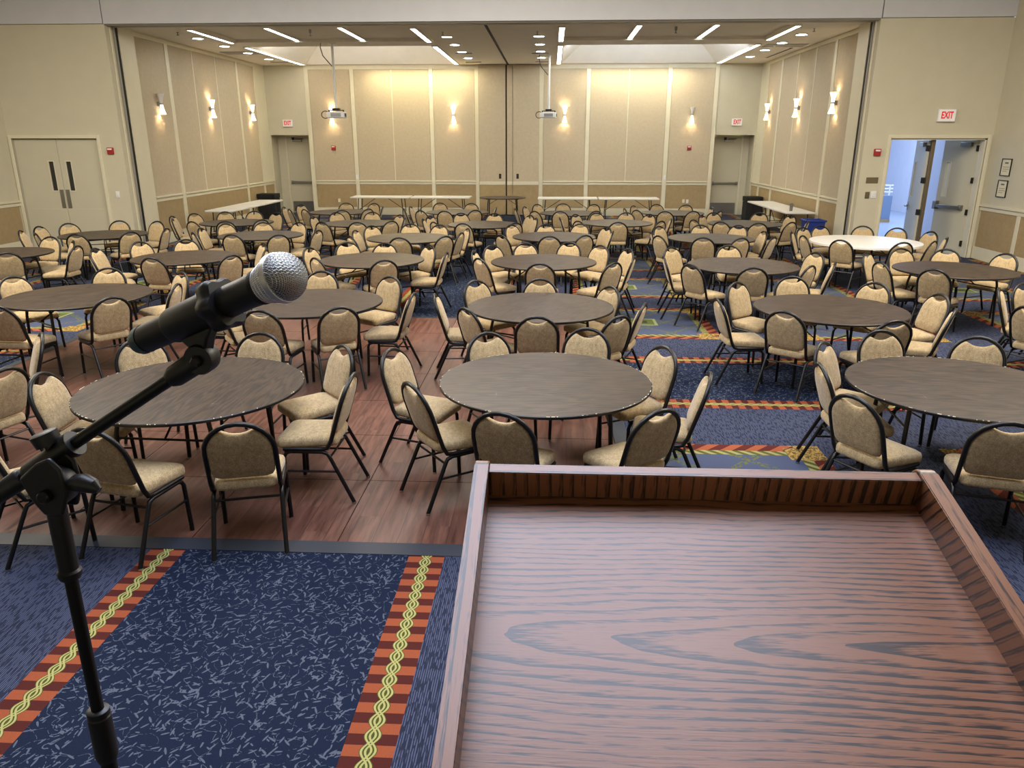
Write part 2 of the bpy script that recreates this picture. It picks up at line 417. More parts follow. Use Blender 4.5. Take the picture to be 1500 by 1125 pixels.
for i in (0, 1, 2, 4, 5, 6):
    x0, x1 = bat[i][1], bat[i + 1][0]
    if i in seam:
        obj('seam_strip', MB().box(seam[i] - .014, seam[i] + .014, D2 - .028, D2, 1.15, 4.66), M['trim'], fw)
        far_panel(x0 + .008, seam[i] - .014, 1.15, 4.65, M['panel'], 'wall_panel'); far_panel(seam[i] + .014, x1 - .008, 1.15, 4.65, M['panel'], 'wall_panel')
    else: far_panel(x0 + .008, x1 - .008, 1.15, 4.65, M['panel'], 'wall_panel')
    far_panel(x0 + .008, x1 - .008, .26, 1.015, M['wains'], 'wainscot_panel')
    obj('chair_rail', MB().box(x0, x1, D2 - .05, D2, 1.105, 1.15).box(x0, x1, D2 - .032, D2, 1.02, 1.085), M['trim'], fw, bevel=.005)
    obj('baseboard', MB().box(x0, x1, D2 - .03, D2, 0, .24), M['trim'], fw, bevel=.004)
obj('top_rail', MB().box(-8.2, -2.43, D2 - .03, D2, 4.67, ZC).box(-.42, 5.36, D2 - .03, D2, 4.67, ZC), M['trim'], fw, bevel=.004)
# operable partition parked in the centre bay
pt = thing('folding_partition', 'folded beige room-divider panels standing in the middle bay of the far wall', 'partition', (-1.42, D2 - .06, 0))
for x0, x1 in ((-1.0, -.115), (-.065, .118), (.132, 1.0)):
    p = obj('partition_leaf', MB().box(x0, x1, -.05, .03, .03, ZC - .02), M['panel'], pt, bevel=.004)
    obj('leaf_wainscot', MB().box(x0 + .002, x1 - .002, -.054, -.05, .05, 1.01), M['wains'], p)
    obj('leaf_rail', MB().box(x0, x1, -.062, -.05, 1.02, 1.13), M['trim'], p, bevel=.003)
obj('partition_gap', MB().box(-.115, -.065, -.02, .03, .03, ZC - .02), M['blackmatte'], pt)
for x in (-.30, .29): obj('pull_latch', MB().box(x - .04, x + .04, -.062, -.05, 1.22, 1.38), M['blackplastic'], pt, bevel=.004)
# side walls of the far room
def side_far(parent, x, s):
    X = lambda a, b: (min(x + s * a, x + s * b), max(x + s * a, x + s * b))
    sb = [(18.13, 18.25), (19.63, 19.80), (23.98, 24.12), (25.42, 25.56)]
    for y0, y1 in sb: obj('batten', MB().box(*X(0, .035), y0, y1, 0, ZC - .1), M['trim'], parent, bevel=.004)
    obj('top_rail', MB().box(*X(0, .03), 18.13, 25.56, 4.69, ZC - .03), M['trim'], parent, bevel=.004)
    cells = [(18.25, 19.63), (19.80, 21.10), (21.13, 22.53), (22.56, 23.98), (24.12, 25.42)]
    for y0, y1 in ((21.10, 21.13), (22.53, 22.56)): obj('seam_strip', MB().box(*X(0, .028), y0 - .006, y1 + .006, 1.15, 4.68), M['trim'], parent)
    for y0, y1 in cells: obj('wall_panel', MB().box(*X(0, .022), y0 + .008, y1 - .008, 1.15, 4.68), M['panel'], parent, bevel=.004)
    for y0, y1 in ((18.25, 19.63), (19.80, 23.98), (24.12, 25.42), (25.56, D2 - .04)):
        obj('wainscot_panel', MB().box(*X(0, .016), y0 + .008, y1 - .008, .26, 1.02), M['wains'], parent, bevel=.003)
        obj('chair_rail', MB().box(*X(0, .05), y0, y1, 1.105, 1.15).box(*X(0, .03), y0, y1, 1.02, 1.085), M['trim'], parent, bevel=.005)
        obj('baseboard', MB().box(*X(0, .025), y0, y1, 0, .24), M['trim'], parent, bevel=.004)
side_far(swl, XL, 1); side_far(swr, XR, -1)
# far ceiling with coffers
cl = MB()
BY0, BY1, CY0, CY1 = 18.02, 20.42, 21.35, 26.15
LX0, LX1, RX0, RX1 = -8.02, -3.17, .27, 5.17
for (x0, x1) in ((XL - .2, LX0), (LX1, RX0), (RX1, XR + .2)): cl.box(x0, x1, D1 + .3, D2, ZC, ZC + .1)
for (x0, x1) in ((LX0, LX1), (RX0, RX1)):
    cl.box(x0, x1, D1 + .3, BY0, ZC, ZC + .1).box(x0, x1, BY1, CY0, ZC, ZC + .1).box(x0, x1, CY1, D2, ZC, ZC + .1).box(x0, x1, BY0, BY1, ZC + .07, ZC + .17)
ce = struct('ceiling_far_room', cl, M['ceil'], smooth=0)
for (x0, x1) in ((LX0, LX1), (RX0, RX1)):
    k = 1.15; h = .92; v = [(x0, CY0, ZC), (x1, CY0, ZC), (x1, CY1, ZC), (x0, CY1, ZC), (x0 + k, CY0 + k, ZC + h), (x1 - k, CY0 + k, ZC + h), (x1 - k, CY1 - k, ZC + h), (x0 + k, CY1 - k, ZC + h)]
    o = [(a_, b_, c2 + .08) for a_, b_, c2 in v]
    cm = MB(); cm.add(v + o, [(0, 1, 5, 4), (1, 2, 6, 5), (2, 3, 7, 6), (3, 0, 4, 7), (4, 5, 6, 7), (8, 12, 13, 9), (9, 13, 14, 10), (10, 14, 15, 11), (11, 15, 12, 8), (12, 15, 14, 13), (0, 8, 9, 1), (1, 9, 10, 2), (2, 10, 11, 3), (3, 11, 8, 0)])
    obj('ceiling_coffer', cm, M['coffer'], ce, smooth=0)
obj('ceiling_track', MB().box(-1.485, -1.425, D1 + .45, D2 - .06, ZC - .012, ZC), M['blackmatte'], ce)
obj('track_plate', MB().box(-1.40, -1.24, 22.0, D2 - .06, ZC - .006, ZC), M['ceil'], ce)
# linear lights
def lin(x, y0, y1, label, z=ZC - .03):
    t = thing('linear_ceiling_light', label, 'ceiling light', (x, (y0 + y1) / 2, z), 0, 'linear lights of the far room ceiling')
    L = (y1 - y0) / 2
    obj('light_frame', MB().box(-.085, -.055, -L, L, 0, .045).box(.055, .085, -L, L, 0, .045).box(-.07, .07, -L - .015, -L, 0, .045).box(-.07, .07, L, L + .015, 0, .045), M['ceil'], t, bevel=.003)
    for q in range(2):
        a = -L + q * L
        obj('diffuser', MB().box(-.055, .055, a + .012, a + L - .012, .006, .03), M['lamp'], t)
nms = ['leftmost', 'second from left', 'third from left', 'fourth from left', 'fifth from left', 'sixth from left', 'seventh from left', 'rightmost']
for i, x in enumerate((-8.1, -6.44, -4.77, -3.09, .19, 1.885, 3.57, 5.25)):
    lin(x, 18.0, 20.4, 'white linear ceiling light, %s of the nearer row of eight' % nms[i], ZC + (.025 if i not in (0, 3, 4, 7) else -.03))
for i, x in enumerate((-8.1, -3.09, .19, 5.25)):
    lin(x, 21.3, 26.1, 'long white linear light on the %s edge of the %s ceiling coffer' % (('left', 'right')[i % 2], ('left', 'right')[i // 2]))
k = 0
for i, x in enumerate((-8.58, -2.53, -.34, 5.77)):
    for j, y in enumerate((19.5, 21.05, 22.65, 24.3)):
        t = thing('downlight', 'small round downlight, %s in the %s line of ceiling spots' % (('nearest', 'second nearest', 'third nearest', 'farthest')[j], ('left', 'centre-left', 'centre-right', 'right')[i]), 'downlight', (x, y, ZC - .02), 0, 'round downlights of the far room')
        obj('trim_ring', MB().lathe([(.15, .02), (.15, .004), (.12, 0), (.118, .012)], 20, cap=False), M['white'], t)
        obj('lens', MB().lathe([(.118, .004), (.118, .012)], 20), M['down'], t)
for i, (x, y, w, l, nm) in enumerate([(-2.53, 23.1, .48, .05, 'centre-left, nearer'), (-2.5, 25.6, .48, .05, 'centre-left, farther'), (-.36, 23.2, .48, .05, 'centre-right, nearer'), (-.3, 25.6, .48, .05, 'centre-right, farther'), (-8.6, 25.3, .58, .05, 'far left corner')]):
    t = thing('slot_diffuser', 'dark narrow air slot in the far ceiling, %s' % nm, 'air vent', (x, y, ZC - .012), 0, 'air slots of the far ceiling')
    obj('slot_frame', MB().box(-w / 2, w / 2, -.06, -.03, 0, .012).box(-w / 2, w / 2, .03, .06, 0, .012), M['jamb'], t)
    obj('slot_opening', MB().box(-w / 2, w / 2, -.03, .03, .004, .012), M['blackmatte'], t)
t = thing('slot_diffuser', 'long black air slot along the right edge of the far ceiling', 'air vent', (6.36, 23.5, ZC - .012)); obj('slot_opening', MB().box(-.04, .04, -1.25, 1.25, .004, .012), M['blackmatte'], t); obj('slot_frame', MB().box(-.06, -.04, -1.25, 1.25, 0, .012).box(.04, .06, -1.25, 1.25, 0, .012), M['ceil'], t)
for x, y, nm in ((-8.75, 22.7, 'left'), (6.05, 21.7, 'right')):
    t = tag(obj('access_panel', MB().box(x - .55, x + .5, y - .3, y + .3, ZC - .012, ZC - .001), M['jamb'], smooth=0, bevel=.003), 'greyish rectangular access panel in the far ceiling, %s side' % nm, 'ceiling panel')
for i, (x, y) in enumerate([(-8.6, 18.5), (-5.59, 18.73), (-2.53, 18.77), (-.36, 18.77), (2.75, 18.7), (5.77, 18.6)]):
    t = thing('sprinkler_head', 'small metal fire sprinkler head, %s of the six along the near ceiling edge' % ('leftmost', 'second', 'third', 'fourth', 'fifth', 'rightmost')[i], 'sprinkler', (x, y, ZC), 0, 'sprinkler heads')
    z0 = .07 if 1 in (i,) or i == 4 else 0
    obj('stem', MB().lathe([(.03, z0), (.03, -.006), (.012, -.01), (.012, -.06)], 12), M['steel'], t); obj('deflector', MB().lathe([(.035, -.066), (.035, -.06)], 12), M['brass'], t)
# ------------------------------------------------------------------ doors
def casing(x0, x1, z, y, nm, w=.07):
    return obj('door_casing', MB().box(x0 - w, x0, y - .03, y + .02, 0, z + w).box(x1, x1 + w, y - .03, y + .02, 0, z + w).box(x0, x1, y - .03, y + .02, z, z + w), M['trim'], nm, bevel=.006)
dl = bpy.data.objects.new('door_1', None); COL.objects.link(dl); dl['kind'] = 'structure'; dl.location = (0, 0, 0)
casing(a, c_, 2.48, D1, dl)
obj('light_leak_backing', MB().box(a - .1, c_ + .1, D1 + .3, D1 + .4, 0, 2.6), M['jamb'], dl)  # added backing, blocks outside light leaking through the gap above the leaves
mid = (a + c_) / 2 - .0
for s, x0, x1 in ((-1, a + .01, mid - .004), (1, mid + .004, c_ - .01)):
    wx = mid + s * .20; lf = MB(); y0, y1 = D1 + .05, D1 + .10; w0, w1 = wx - .055, wx + .055
    lf.box(x0, w0, y0, y1, .01, 2.465).box(w1, x1, y0, y1, .01, 2.465).box(w0, w1, y0, y1, .01, 1.36).box(w0, w1, y0, y1, 1.99, 2.465)
    L = obj('door_leaf', lf, M['door'], dl)
    obj('vision_frame', MB().box(w0 - .02, w0, y0 - .008, y0, 1.34, 2.01).box(w1, w1 + .02, y0 - .008, y0, 1.34, 2.01).box(w0, w1, y0 - .008, y0, 1.34, 1.36).box(w0, w1, y0 - .008, y0, 1.99, 2.01), M['trim'], L)
    obj('window_pane', MB().box(w0, w1, y0 + .015, y0 + .025, 1.36, 1.99), M['glass'], L)
    hx = mid + s * .07; obj('push_plate', MB().box(hx - .045, hx + .045, y0 - .006, y0, .97, 1.38), M['steel'], L)
    obj('kick_plate', MB().box(x0 + .01, x1 - .01, y0 - .006, y0, .02, .955), M['door'], L, bevel=.002)
def recess_door(x0, x1, left, name):
    d = bpy.data.objects.new(name, None); COL.objects.link(d); d['kind'] = 'structure'
    dep = .62; yb = D2 + dep; z = 2.62
    o = MB().box(x0 - .1, x0, D2 + .2, yb + .1, 0, z + .1).box(x1, x1 + .1, D2 + .2, yb + .1, 0, z + .1).box(x0, x1, D2 + .2, yb + .1, z, z + .1)
    obj('recess_lining', o, M['cream'], d, smooth=0)
    da, db = (x0 + .32, x1 - .03) if left else (x0 + .14, x1 - .26)
    obj('recess_back', MB().box(x0, da - .05, yb, yb + .1, 0, z).box(db + .05, x1, yb, yb + .1, 0, z), M['cream'], d, smooth=0)
    obj('door_frame', MB().box(da - .05, da, yb - .02, yb + .1, 0, z).box(db, db + .05, yb - .02, yb + .1, 0, z).box(da, db, yb - .02, yb + .1, z - .05, z), M['trim'], d, bevel=.004)
    L = obj('door_leaf', MB().box(da, db, yb + .02, yb + .07, .01, z - .05), M['door'], d)
    obj('kick_plate', MB().box(da + .04, db - .04, yb + .012, yb + .02, .03, .40), M['steel'], L)
    obj('panic_bar', MB().box(da + .06, db - .02, yb - .06, yb - .02, 1.02, 1.09).box(da + .06, da + .12, yb - .05, yb + .02, 1.0, 1.11).box(db - .10, db - .04, yb - .05, yb + .02, 1.0, 1.11), M['steel'], L, bevel=.008)
    cx = (da + db) / 2 - (.12 if left else -.05)
    obj('door_closer', MB().box(cx - .16, cx + .16, yb - .06, yb + .02, 2.40, 2.47), M['steel'], L, bevel=.006)
    obj('closer_arm', MB().box(cx - .05, cx + .22, yb - .10, yb - .06, 2.49, 2.51).box(cx - .18, cx - .1, yb - .05, yb, 2.47, 2.55), M['blackmatte'], L)
recess_door(DL0, DL1, True, 'door_2'); recess_door(DR0, DR1, False, 'door_3')
# right double door, both leaves swung away into the corridor
dr = bpy.data.objects.new('door_4', None); COL.objects.link(dr); dr['kind'] = 'structure'
casing(e_, g_, 2.48, D1, dr)
obj('door_stop', MB().box(e_, e_ + .03, D1 + .02, D1 + .35, 0, 2.48).box(g_ - .03, g_, D1 + .02, D1 + .35, 0, 2.48).box(e_, g_, D1 + .02, D1 + .35, 2.45, 2.48), M['trim'], dr)
obj('centre_post', MB().box(8.03, 8.10, D1 + .12, D1 + .2, 0, 2.45), M['brass'], dr, bevel=.004)
def leaf(hx, hy, ang, flip, bar):
    Mx = Matrix.Translation((hx, hy, 0)) @ Matrix.Rotation(R(ang), 4, 'Z')
    w = .93; f = -1 if flip else 1                     # leaf runs along local +x, visible face at local y*f
    m = MB(); yy = sorted((0, -.045 * f))
    w0, w1 = w - .26, w - .15
    m.box(.0, w0, *yy, .01, 2.44, 0, Mx).box(w1, w, *yy, .01, 2.44, 0, Mx).box(w0, w1, *yy, .01, 1.25, 0, Mx).box(w0, w1, *yy, 1.98, 2.44, 0, Mx)
    L = obj('door_leaf', m, M['door'], dr)
    fy = 0 if f > 0 else -0.0
    F = lambda a, b: sorted((a * f, b * f))
    obj('window_pane', MB().box(w0, w1, *sorted((-.02 * f, -.026 * f)), 1.25, 1.98, 0, Mx), M['white'], L)
    obj('vision_frame', MB().box(w0 - .02, w0, *F(0, .01), 1.23, 2.0, 0, Mx).box(w1, w1 + .02, *F(0, .01), 1.23, 2.0, 0, Mx).box(w0, w1, *F(0, .01), 1.23, 1.25, 0, Mx).box(w0, w1, *F(0, .01), 1.98, 2.0, 0, Mx), M['trim'], L)
    if bar: obj('panic_bar', MB().box(.12, w - .04, *F(.05, .10), 1.0, 1.07, 0, Mx).box(w - .12, w - .03, *F(0, .11), .96, 1.14, 0, Mx).box(.12, .2, *F(0, .08), .98, 1.09, 0, Mx), M['steel'], L, bevel=.008)
    obj('door_closer', MB().box(.14, .42, *F(0, .07), 2.31, 2.40, 0, Mx), M['steel'], L, bevel=.006)
    for z in (.28, .95, 1.62, 2.28): obj('hinge', MB().box(-.02, .012, -.04, .04, z - .06, z + .06, 0, Mx), M['blackmatte'], L)
    return L, Mx
leaf(9.04, D1 + .22, 107, False, True)
L, Mx = leaf(8.0, D1 + .22, 80, False, False)
obj('lever_handle', MB().box(.84, .88, 0, .07, 1.0, 1.05, 0, Mx).box(.72, .88, .06, .08, 1.01, 1.04, 0, Mx).box(.82, .90, 0, .012, .93, 1.12, 0, Mx), M['chrome'], L, bevel=.004)
# corridor beyond
struct('floor_corridor', MB().box(6.95, 13.2, D1 + .35, 30.5, 0, .004), paint('corridor_floor_tile', srgb(150, 165, 190), .25), smooth=0)
cw = struct('wall_corridor', MB().box(12.6, 12.8, D1 + .35, 30.5, 0, 4.6).box(6.91, 12.8, 30.3, 30.5, 0, 4.6).box(9.5, 12.6, D1 + .35, D1 + .5, 0, 4.6).box(9.35, 9.5, D1 + .35, 20.4, 0, 4.6), M['corr'], smooth=0)
struct('wall_corridor_left', MB().box(6.92, 7.0, D1 + .35, 30.5, 0, 4.6), M['corr'], smooth=0)
struct('ceiling_corridor', MB().box(6.92, 12.8, D1 + .35, 30.5, 4.6, 4.7), M['corr'], smooth=0)
rl = thing('corridor_railing', 'white guard rail on a low blue-grey wall beyond the open doors', 'railing', (9.2, 24.6, 0))
obj('low_wall', MB().box(-2.2, 1.4, 0, .15, 0, .82), M['corrblue'], rl, bevel=.01)
for z in (.92, 1.02, 1.12): obj('rail_bar', MB().tube([(-2.2, .07, z), (1.4, .07, z)], .02, 8), M['white'], rl)
for x in (-1.6, -.6, .4, 1.3): obj('rail_post', MB().box(x - .02, x + .02, .05, .09, .82, 1.14), M['white'], rl)
obj('base_strip', MB().box(-2.2, 1.4, -.02, 0, 0, .1), M['wains'], rl)
TABLES = {
'T1':(-2.51,4.95),'T2':(-0.02,5.21),'T3':(2.95,5.28),'T4':(-0.09,7.79),'T5':(-2.57,7.90),'T6':(-5.29,8.12),'T7':(2.93,7.90),'T8':(-2.62,11.03),'T9':(-0.09,10.98),'T10':(2.72,10.78),'T11':(-5.49,11.15),'T12':(-8.58,11.37),'T14':(5.50,10.53),'T13':(5.50,13.60),'T15':(-8.36,13.91),'T16':(-5.38,13.96),'T17':(-2.55,13.70),'T18':(0.07,14.02),'T19':(2.90,13.91),'T20':(-6.75,16.21),'T21':(-4.07,16.20),'T22':(-1.39,16.07),'T23':(1.42,16.54),'T24':(4.12,16.50),'T25':(-5.19,18.86),'T26':(-2.31,18.97),'T27':(0.50,18.81),'T28':(2.98,18.99),'T0':(-5.10,5.20),'T7b':(5.85,7.95),}
CHAIRS = {
'T0':[(-4.24,5.94,218),(-3.84,4.92,164)],
'T1':[(-1.79,3.96,105),(-2.6,3.84,78),(-3.33,3.89,48),(-3.53,4.81,4),(-3.35,5.8,314),(-2.42,6.04,270),(-1.6,5.67,221),(-1.34,4.91,180)],
'T2':[(-1.23,5.58,340),(-0.92,4.72,36),(-0.28,4.18,73),(0.69,4.31,125),(1.14,5.08,170),(0.93,5.8,209),(-0.53,6.14,303),(0.34,6.34,256)],
'T3':[(2.2,6.01,319),(1.97,5.37,358),(1.94,4.64,30),(2.68,4.19,74),(2.84,6.44,277),(3.58,6.25,239)],
'T4':[(-0.87,8.63,316),(-1.21,7.77,5),(-0.81,7.1,40),(-0.11,6.76,90),(0.66,6.88,131),(0.96,7.46,162),(0.7,8.38,214),(-0.11,8.77,271)],
'T5':[(-2.03,7.08,119),(-2.76,6.9,84),(-3.41,7.37,36),(-3.82,7.99,356),(-2.83,9.19,279),(-1.88,8.85,238),(-1.43,7.82,177)],
'T6':[(-4.51,7.45,143),(-5.42,6.98,87),(-6.46,8.69,334),(-5.61,9.31,284),(-4.51,9.04,231),(-4.19,8.24,186)],
'T7':[(2.14,8.73,310),(1.72,7.75,5),(2.24,7.16,50),(2.91,9.16,267),(3.75,8.78,223),(4.16,8.11,191),(3.93,7.35,149),(3.14,6.81,101)],
'T7b':[(4.95,8.5,328),(5.39,8.82,296),(4.71,7.51,26)],
'T8':[(-3.24,10.27,48),(-3.69,11.41,340),(-3.27,12.09,298),(-2.63,12.01,272),(-1.86,11.76,222),(-1.5,11.02,178),(-2.24,10.13,116)],
'T9':[(-0.92,11.81,313),(-1.14,11.16,351),(-0.98,10.35,39),(-0.13,9.92,84),(0.87,10.13,134),(1.2,10.72,166),(1.2,11.52,205),(0.8,11.89,227),(0.32,12.27,250),(-0.4,12.12,283)],
'T10':[(1.84,11.72,310),(1.6,10.8,358),(1.85,10.04,36),(2.62,9.8,86),(3.41,9.99,135),(3.82,10.28,160),(3.9,11.26,205),(2.78,11.99,272)],
'T11':[(-5.51,10.17,84),(-4.53,10.57,146),(-6.64,11.97,329),(-6.03,12.31,298),(-4.55,11.9,217),(-4.25,11.19,186),(-6.91,11.17,1),(-6.56,10.47,36)],
'T12':[(-7.33,11.44,181),(-8.49,12.56,263),(-7.76,12.04,219),(-7.9,10.63,129)],
'T14':[(5.31,11.78,277),(4.43,10.37,13),(4.61,11.3,318),(5.97,11.73,244),(6.6,11.27,209),(4.87,9.78,47)],
'T13':[(5.99,14.99,253),(6.51,14.67,225),(6.86,14.09,198),(6.71,13.22,158),(6.25,12.69,134),(5.67,12.49,98),(4.77,12.76,46),(4.34,13.35,8),(4.32,13.97,338),(4.74,14.67,302),(5.17,14.99,285)],
'T15':[(-9.54,14.7,322),(-8.81,15.27,284),(-8.29,12.93,94),(-7.52,13.33,143),(-9.76,14.12,356),(-9.09,13.04,46),(-7.97,15.2,253),(-7.15,13.94,184),(-9.65,13.44,19)],
'T16':[(-5.54,13.0,86),(-4.71,13.02,125),(-5.01,15.1,249),(-4.41,14.22,194),(-4.22,13.74,165),(-6.4,14.77,321),(-5.74,15.06,286),(-6.56,14.02,1),(-6.36,13.28,38)],
'T17':[(-3.45,14.57,316),(-3.57,13.78,351),(-3.43,12.88,40),(-2.54,12.72,88),(-1.79,12.96,133),(-2.75,14.95,276),(-2.14,14.8,253),(-1.52,14.18,202),(-1.57,13.52,165)],
'T18':[(-0.77,14.86,319),(-0.86,13.21,42),(-0.01,13.04,90),(0.61,13.2,122),(-0.1,14.98,284),(0.6,15.11,246),(1.08,14.55,211),(1.14,13.86,174)],
'T19':[(2.06,14.75,315),(1.8,13.82,0),(1.85,13.2,31),(2.58,12.98,75),(3.21,12.95,112),(2.91,15.05,274),(3.65,15.01,234),(3.87,14.0,187),(3.81,13.17,144)],
'T20':[(-8.03,16.93,332),(-7.25,15.16,67),(-7.51,17.4,303),(-6.88,17.59,277),(-6.59,15.24,102),(-5.97,15.61,140),(-6.24,17.27,249),(-8.22,16.29,1),(-7.92,15.7,19)],
'T21':[(-4.9,17.34,311),(-4.09,17.5,276),(-4.59,15.16,65),(-3.87,15.19,96),(-5.17,16.44,351),(-3.23,15.46,135),(-3.31,16.86,226),(-3.09,16.23,184)],
'T22':[(-2.63,16.57,334),(-2.68,15.96,2),(-2.35,15.31,40),(-1.73,15.07,72),(-2.04,17.34,300),(-1.26,17.29,268),(-0.69,15.22,127),(-0.43,16.88,215),(-0.29,16.27,194)],
'T23':[(0.54,17.16,320),(1.03,17.52,295),(0.56,15.65,42),(1.36,15.45,90),(1.73,17.66,257),(2.22,17.24,225),(2.26,15.73,136),(2.56,16.32,173),(0.19,16.4,4)],
'T24':[(3.7,17.76,290),(3.3,17.07,324),(2.96,16.05,25),(3.43,15.64,54),(4.13,15.42,90),(4.76,17.76,244),(5.3,17.17,205),(4.84,15.62,124),(5.28,15.96,156)],
'T25':[(-5.39,20.14,279),(-4.61,20.04,247),(-4.91,17.92,108),(-4.37,18.32,143),(-4.17,19.03,188),(-6.44,19.56,333),(-5.87,18.09,49),(-6.61,18.77,359),(-6.27,18.19,35)],
'T26':[(-3.05,17.91,58),(-2.47,17.81,78),(-1.77,18.1,123),(-2.93,20.26,294),(-2.07,20.16,261),(-3.5,19.06,354),(-3.56,18.51,17),(-1.33,19.02,183)],
'T27':[(-0.36,19.93,313),(0.32,20.19,274),(1.13,20.0,238),(-0.38,17.91,47),(0.22,17.87,77),(1.06,18.01,125),(-0.66,19.2,341),(-0.86,18.59,13)],
'T28':[(2.72,20.08,287),(3.47,19.92,238),(2.65,17.96,76),(3.32,18.07,107),(3.97,19.16,188),(3.98,18.26,147),(2.07,19.61,325),(2.02,18.29,39),(1.78,18.78,7)],
}
# ------------------------------------------------------------------ wall fittings
def text(s, size, m, parent, Mx, depth=.003, name='lettering'):
    c = bpy.data.curves.new('t', 'FONT'); c.body = s; c.size = size; c.align_x = 'CENTER'; c.align_y = 'CENTER'; c.extrude = depth; c.offset = .005
    o = bpy.data.objects.new('t', c); COL.objects.link(o); dg = bpy.context.evaluated_depsgraph_get()
    me = bpy.data.meshes.new_from_object(o.evaluated_get(dg)); bpy.data.objects.remove(o)
    me.materials.clear(); me.materials.append(m); me.transform(Mx)
    q = bpy.data.objects.new(name, me); COL.objects.link(q); q.parent = parent; return q
def exit_sign(x, y, z, label, w=.33, h=.23):
    t = thing('exit_sign', label, 'exit sign', (x, y, z), 0, 'exit signs')
    obj('sign_housing', MB().box(-w / 2, w / 2, -.06, 0, -h / 2, h / 2), M['white'], t, bevel=.01)
    obj('sign_face', MB().box(-w / 2 + .015, w / 2 - .015, -.064, -.06, -h / 2 + .015, h / 2 - .015), M['exitface'], t)
    text('EXIT', .19, M['exitred'], t, Matrix.Translation((0, -.067, 0)) @ Matrix.Rotation(pi / 2, 4, 'X') @ Matrix.Diagonal((.62, 1, 1, 1)))
exit_sign(8.15, D1, 2.93, 'large white exit sign with red letters above the open double doors', .36, .25)
exit_sign(-8.87, D2, 3.0, 'small white exit sign with red letters above the far left door')
exit_sign(6.04, D2, 3.02, 'small white exit sign with red letters above the far right door')
def sconce(loc, rz, up, label):
    t = thing('wall_sconce', label, 'wall light', loc, rz, 'hourglass wall sconces')
    def half(s): return [(.032, 0), (.036, s * .05), (.046, s * .10), (.062, s * .17), (.085, s * .235)]
    c = (0, -.10)
    for s, on in ((1, up), (-1, True)):
        obj('sconce_shade', MB().lathe(half(s), 20, cap=False, c=c).lathe([(r - .003, z) for r, z in half(s)], 20, cap=False, c=c), M['shade'] if on else M['shadeoff'], t)
        if on:
            obj('bulb', MB().lathe([(.004, s * .10), (.022, s * .12), (.026, s * .15), (.016, s * .18), (.002, s * .19)], 12, c=c), M['bulb'], t)
    obj('waist_band', MB().lathe([(.037, -.018), (.037, .018)], 20, c=c), M['steel'], t)
    obj('wall_bracket', MB().box(-.03, .03, -.07, 0, -.05, .05), M['steel'], t, bevel=.004)
    return t
M['bulb'], _ = mat('sconce_bulb', (1, 1, 1, 1), .5, emit=(1, .72, .42, 1), es=95)
for x, l, up in ((-7.34, 'twin-cone wall sconce behind the left hanging projector', True), (-3.255, 'lit twin-cone wall sconce left of the centre partition bay', True), (.415, 'lit twin-cone wall sconce right of the right hanging projector', True), (4.56, 'far wall sconce with only its lower cone lit, near the right door', False)):
    sconce((x, D2 - .022, 3.245), 0, up, l)
for y, l, up in ((18.95, 'nearest sconce on the left side wall, only lower cone lit', False), (21.85, 'middle lit sconce on the left side wall', True), (24.8, 'farthest lit sconce on the left side wall', True)):
    sconce((XL + .022, y, 3.28), R(90), up, l)
for y, l in ((19.25, 'nearest lit sconce on the right side wall'), (22.05, 'middle lit sconce on the right side wall'), (24.95, 'farthest lit sconce on the right side wall')):
    sconce((XR - .022, y, 3.28), R(-90), True, l)
def alarm(x, y, z, label, w=.14, h=.14):
    t = thing('fire_alarm', label, 'fire alarm', (x, y, z), 0, 'red fire alarms')
    obj('alarm_body', MB().box(-w / 2, w / 2, -.045, 0, -h / 2, h / 2), M['red'], t, bevel=.006)
    obj('strobe_lens', MB().box(-w * .36, w * .36, -.065, -.045, h * .12, h * .38), M['white'], t, bevel=.006)
alarm(-9.745, D1, 2.22, 'red fire alarm strobe right of the closed double doors'); alarm(6.86, D1, 2.20, 'red fire alarm strobe left of the open double doors')
alarm(-7.37, D2 - .02, 2.21, 'red fire alarm strobe on the far wall, left'); alarm(4.55, D2 - .02, 2.21, 'red fire alarm strobe on the far wall, right')
def plate(x, y, z, w, h, m, name, label, cat, tog=True):
    t = thing(name, label, cat, (x, y, z)); obj('cover_plate', MB().box(-w / 2, w / 2, -.012, 0, -h / 2, h / 2), m, t, bevel=.003)
    if tog: obj('rocker', MB().box(-w * .22, w * .22, -.02, -.012, -h * .3, h * .3), m, t, bevel=.003)
plate(-9.74, D1, 1.28, .085, .14, M['white'], 'light_switch', 'white light switch right of the closed double doors', 'light switch')
plate(6.78, D1, 1.32, .09, .14, M['brass'], 'light_switch', 'grey switch plate left of the open doors', 'light switch')
plate(6.91, D1, 1.33, .12, .15, M['white'], 'light_switch', 'white switch plate nearest the open doors', 'light switch')
plate(6.84, D1, 1.63, .25, .12, M['brass'], 'room_plaque', 'small bronze plaque above the switches by the open doors', 'plaque', False)
plate(-6.62, D2 - .035, 1.27, .07, .14, M['white'], 'thermostat', 'white thermostat on the far wall batten, left side', 'thermostat')
plate(3.8, D2 - .035, 1.27, .07, .14, M['white'], 'thermostat', 'white thermostat on the far wall batten, right side', 'thermostat')
plate(-7.43, D2 - .02, .49, .08, .12, M['wains'], 'wall_outlet', 'tan outlet plate low on the far left wainscot', 'outlet')
plate(-7.30, D2 - .02, .48, .08, .12, M['paper'], 'wall_outlet', 'cream outlet plate low on the far left wainscot', 'outlet')
plate(4.48, D2 - .02, .50, .08, .12, M['paper'], 'wall_outlet', 'cream outlet plate low on the far right wainscot', 'outlet')
plate(4.61, D2 - .02, .49, .08, .12, M['white'], 'wall_outlet', 'white outlet plate low on the far right wainscot', 'outlet')
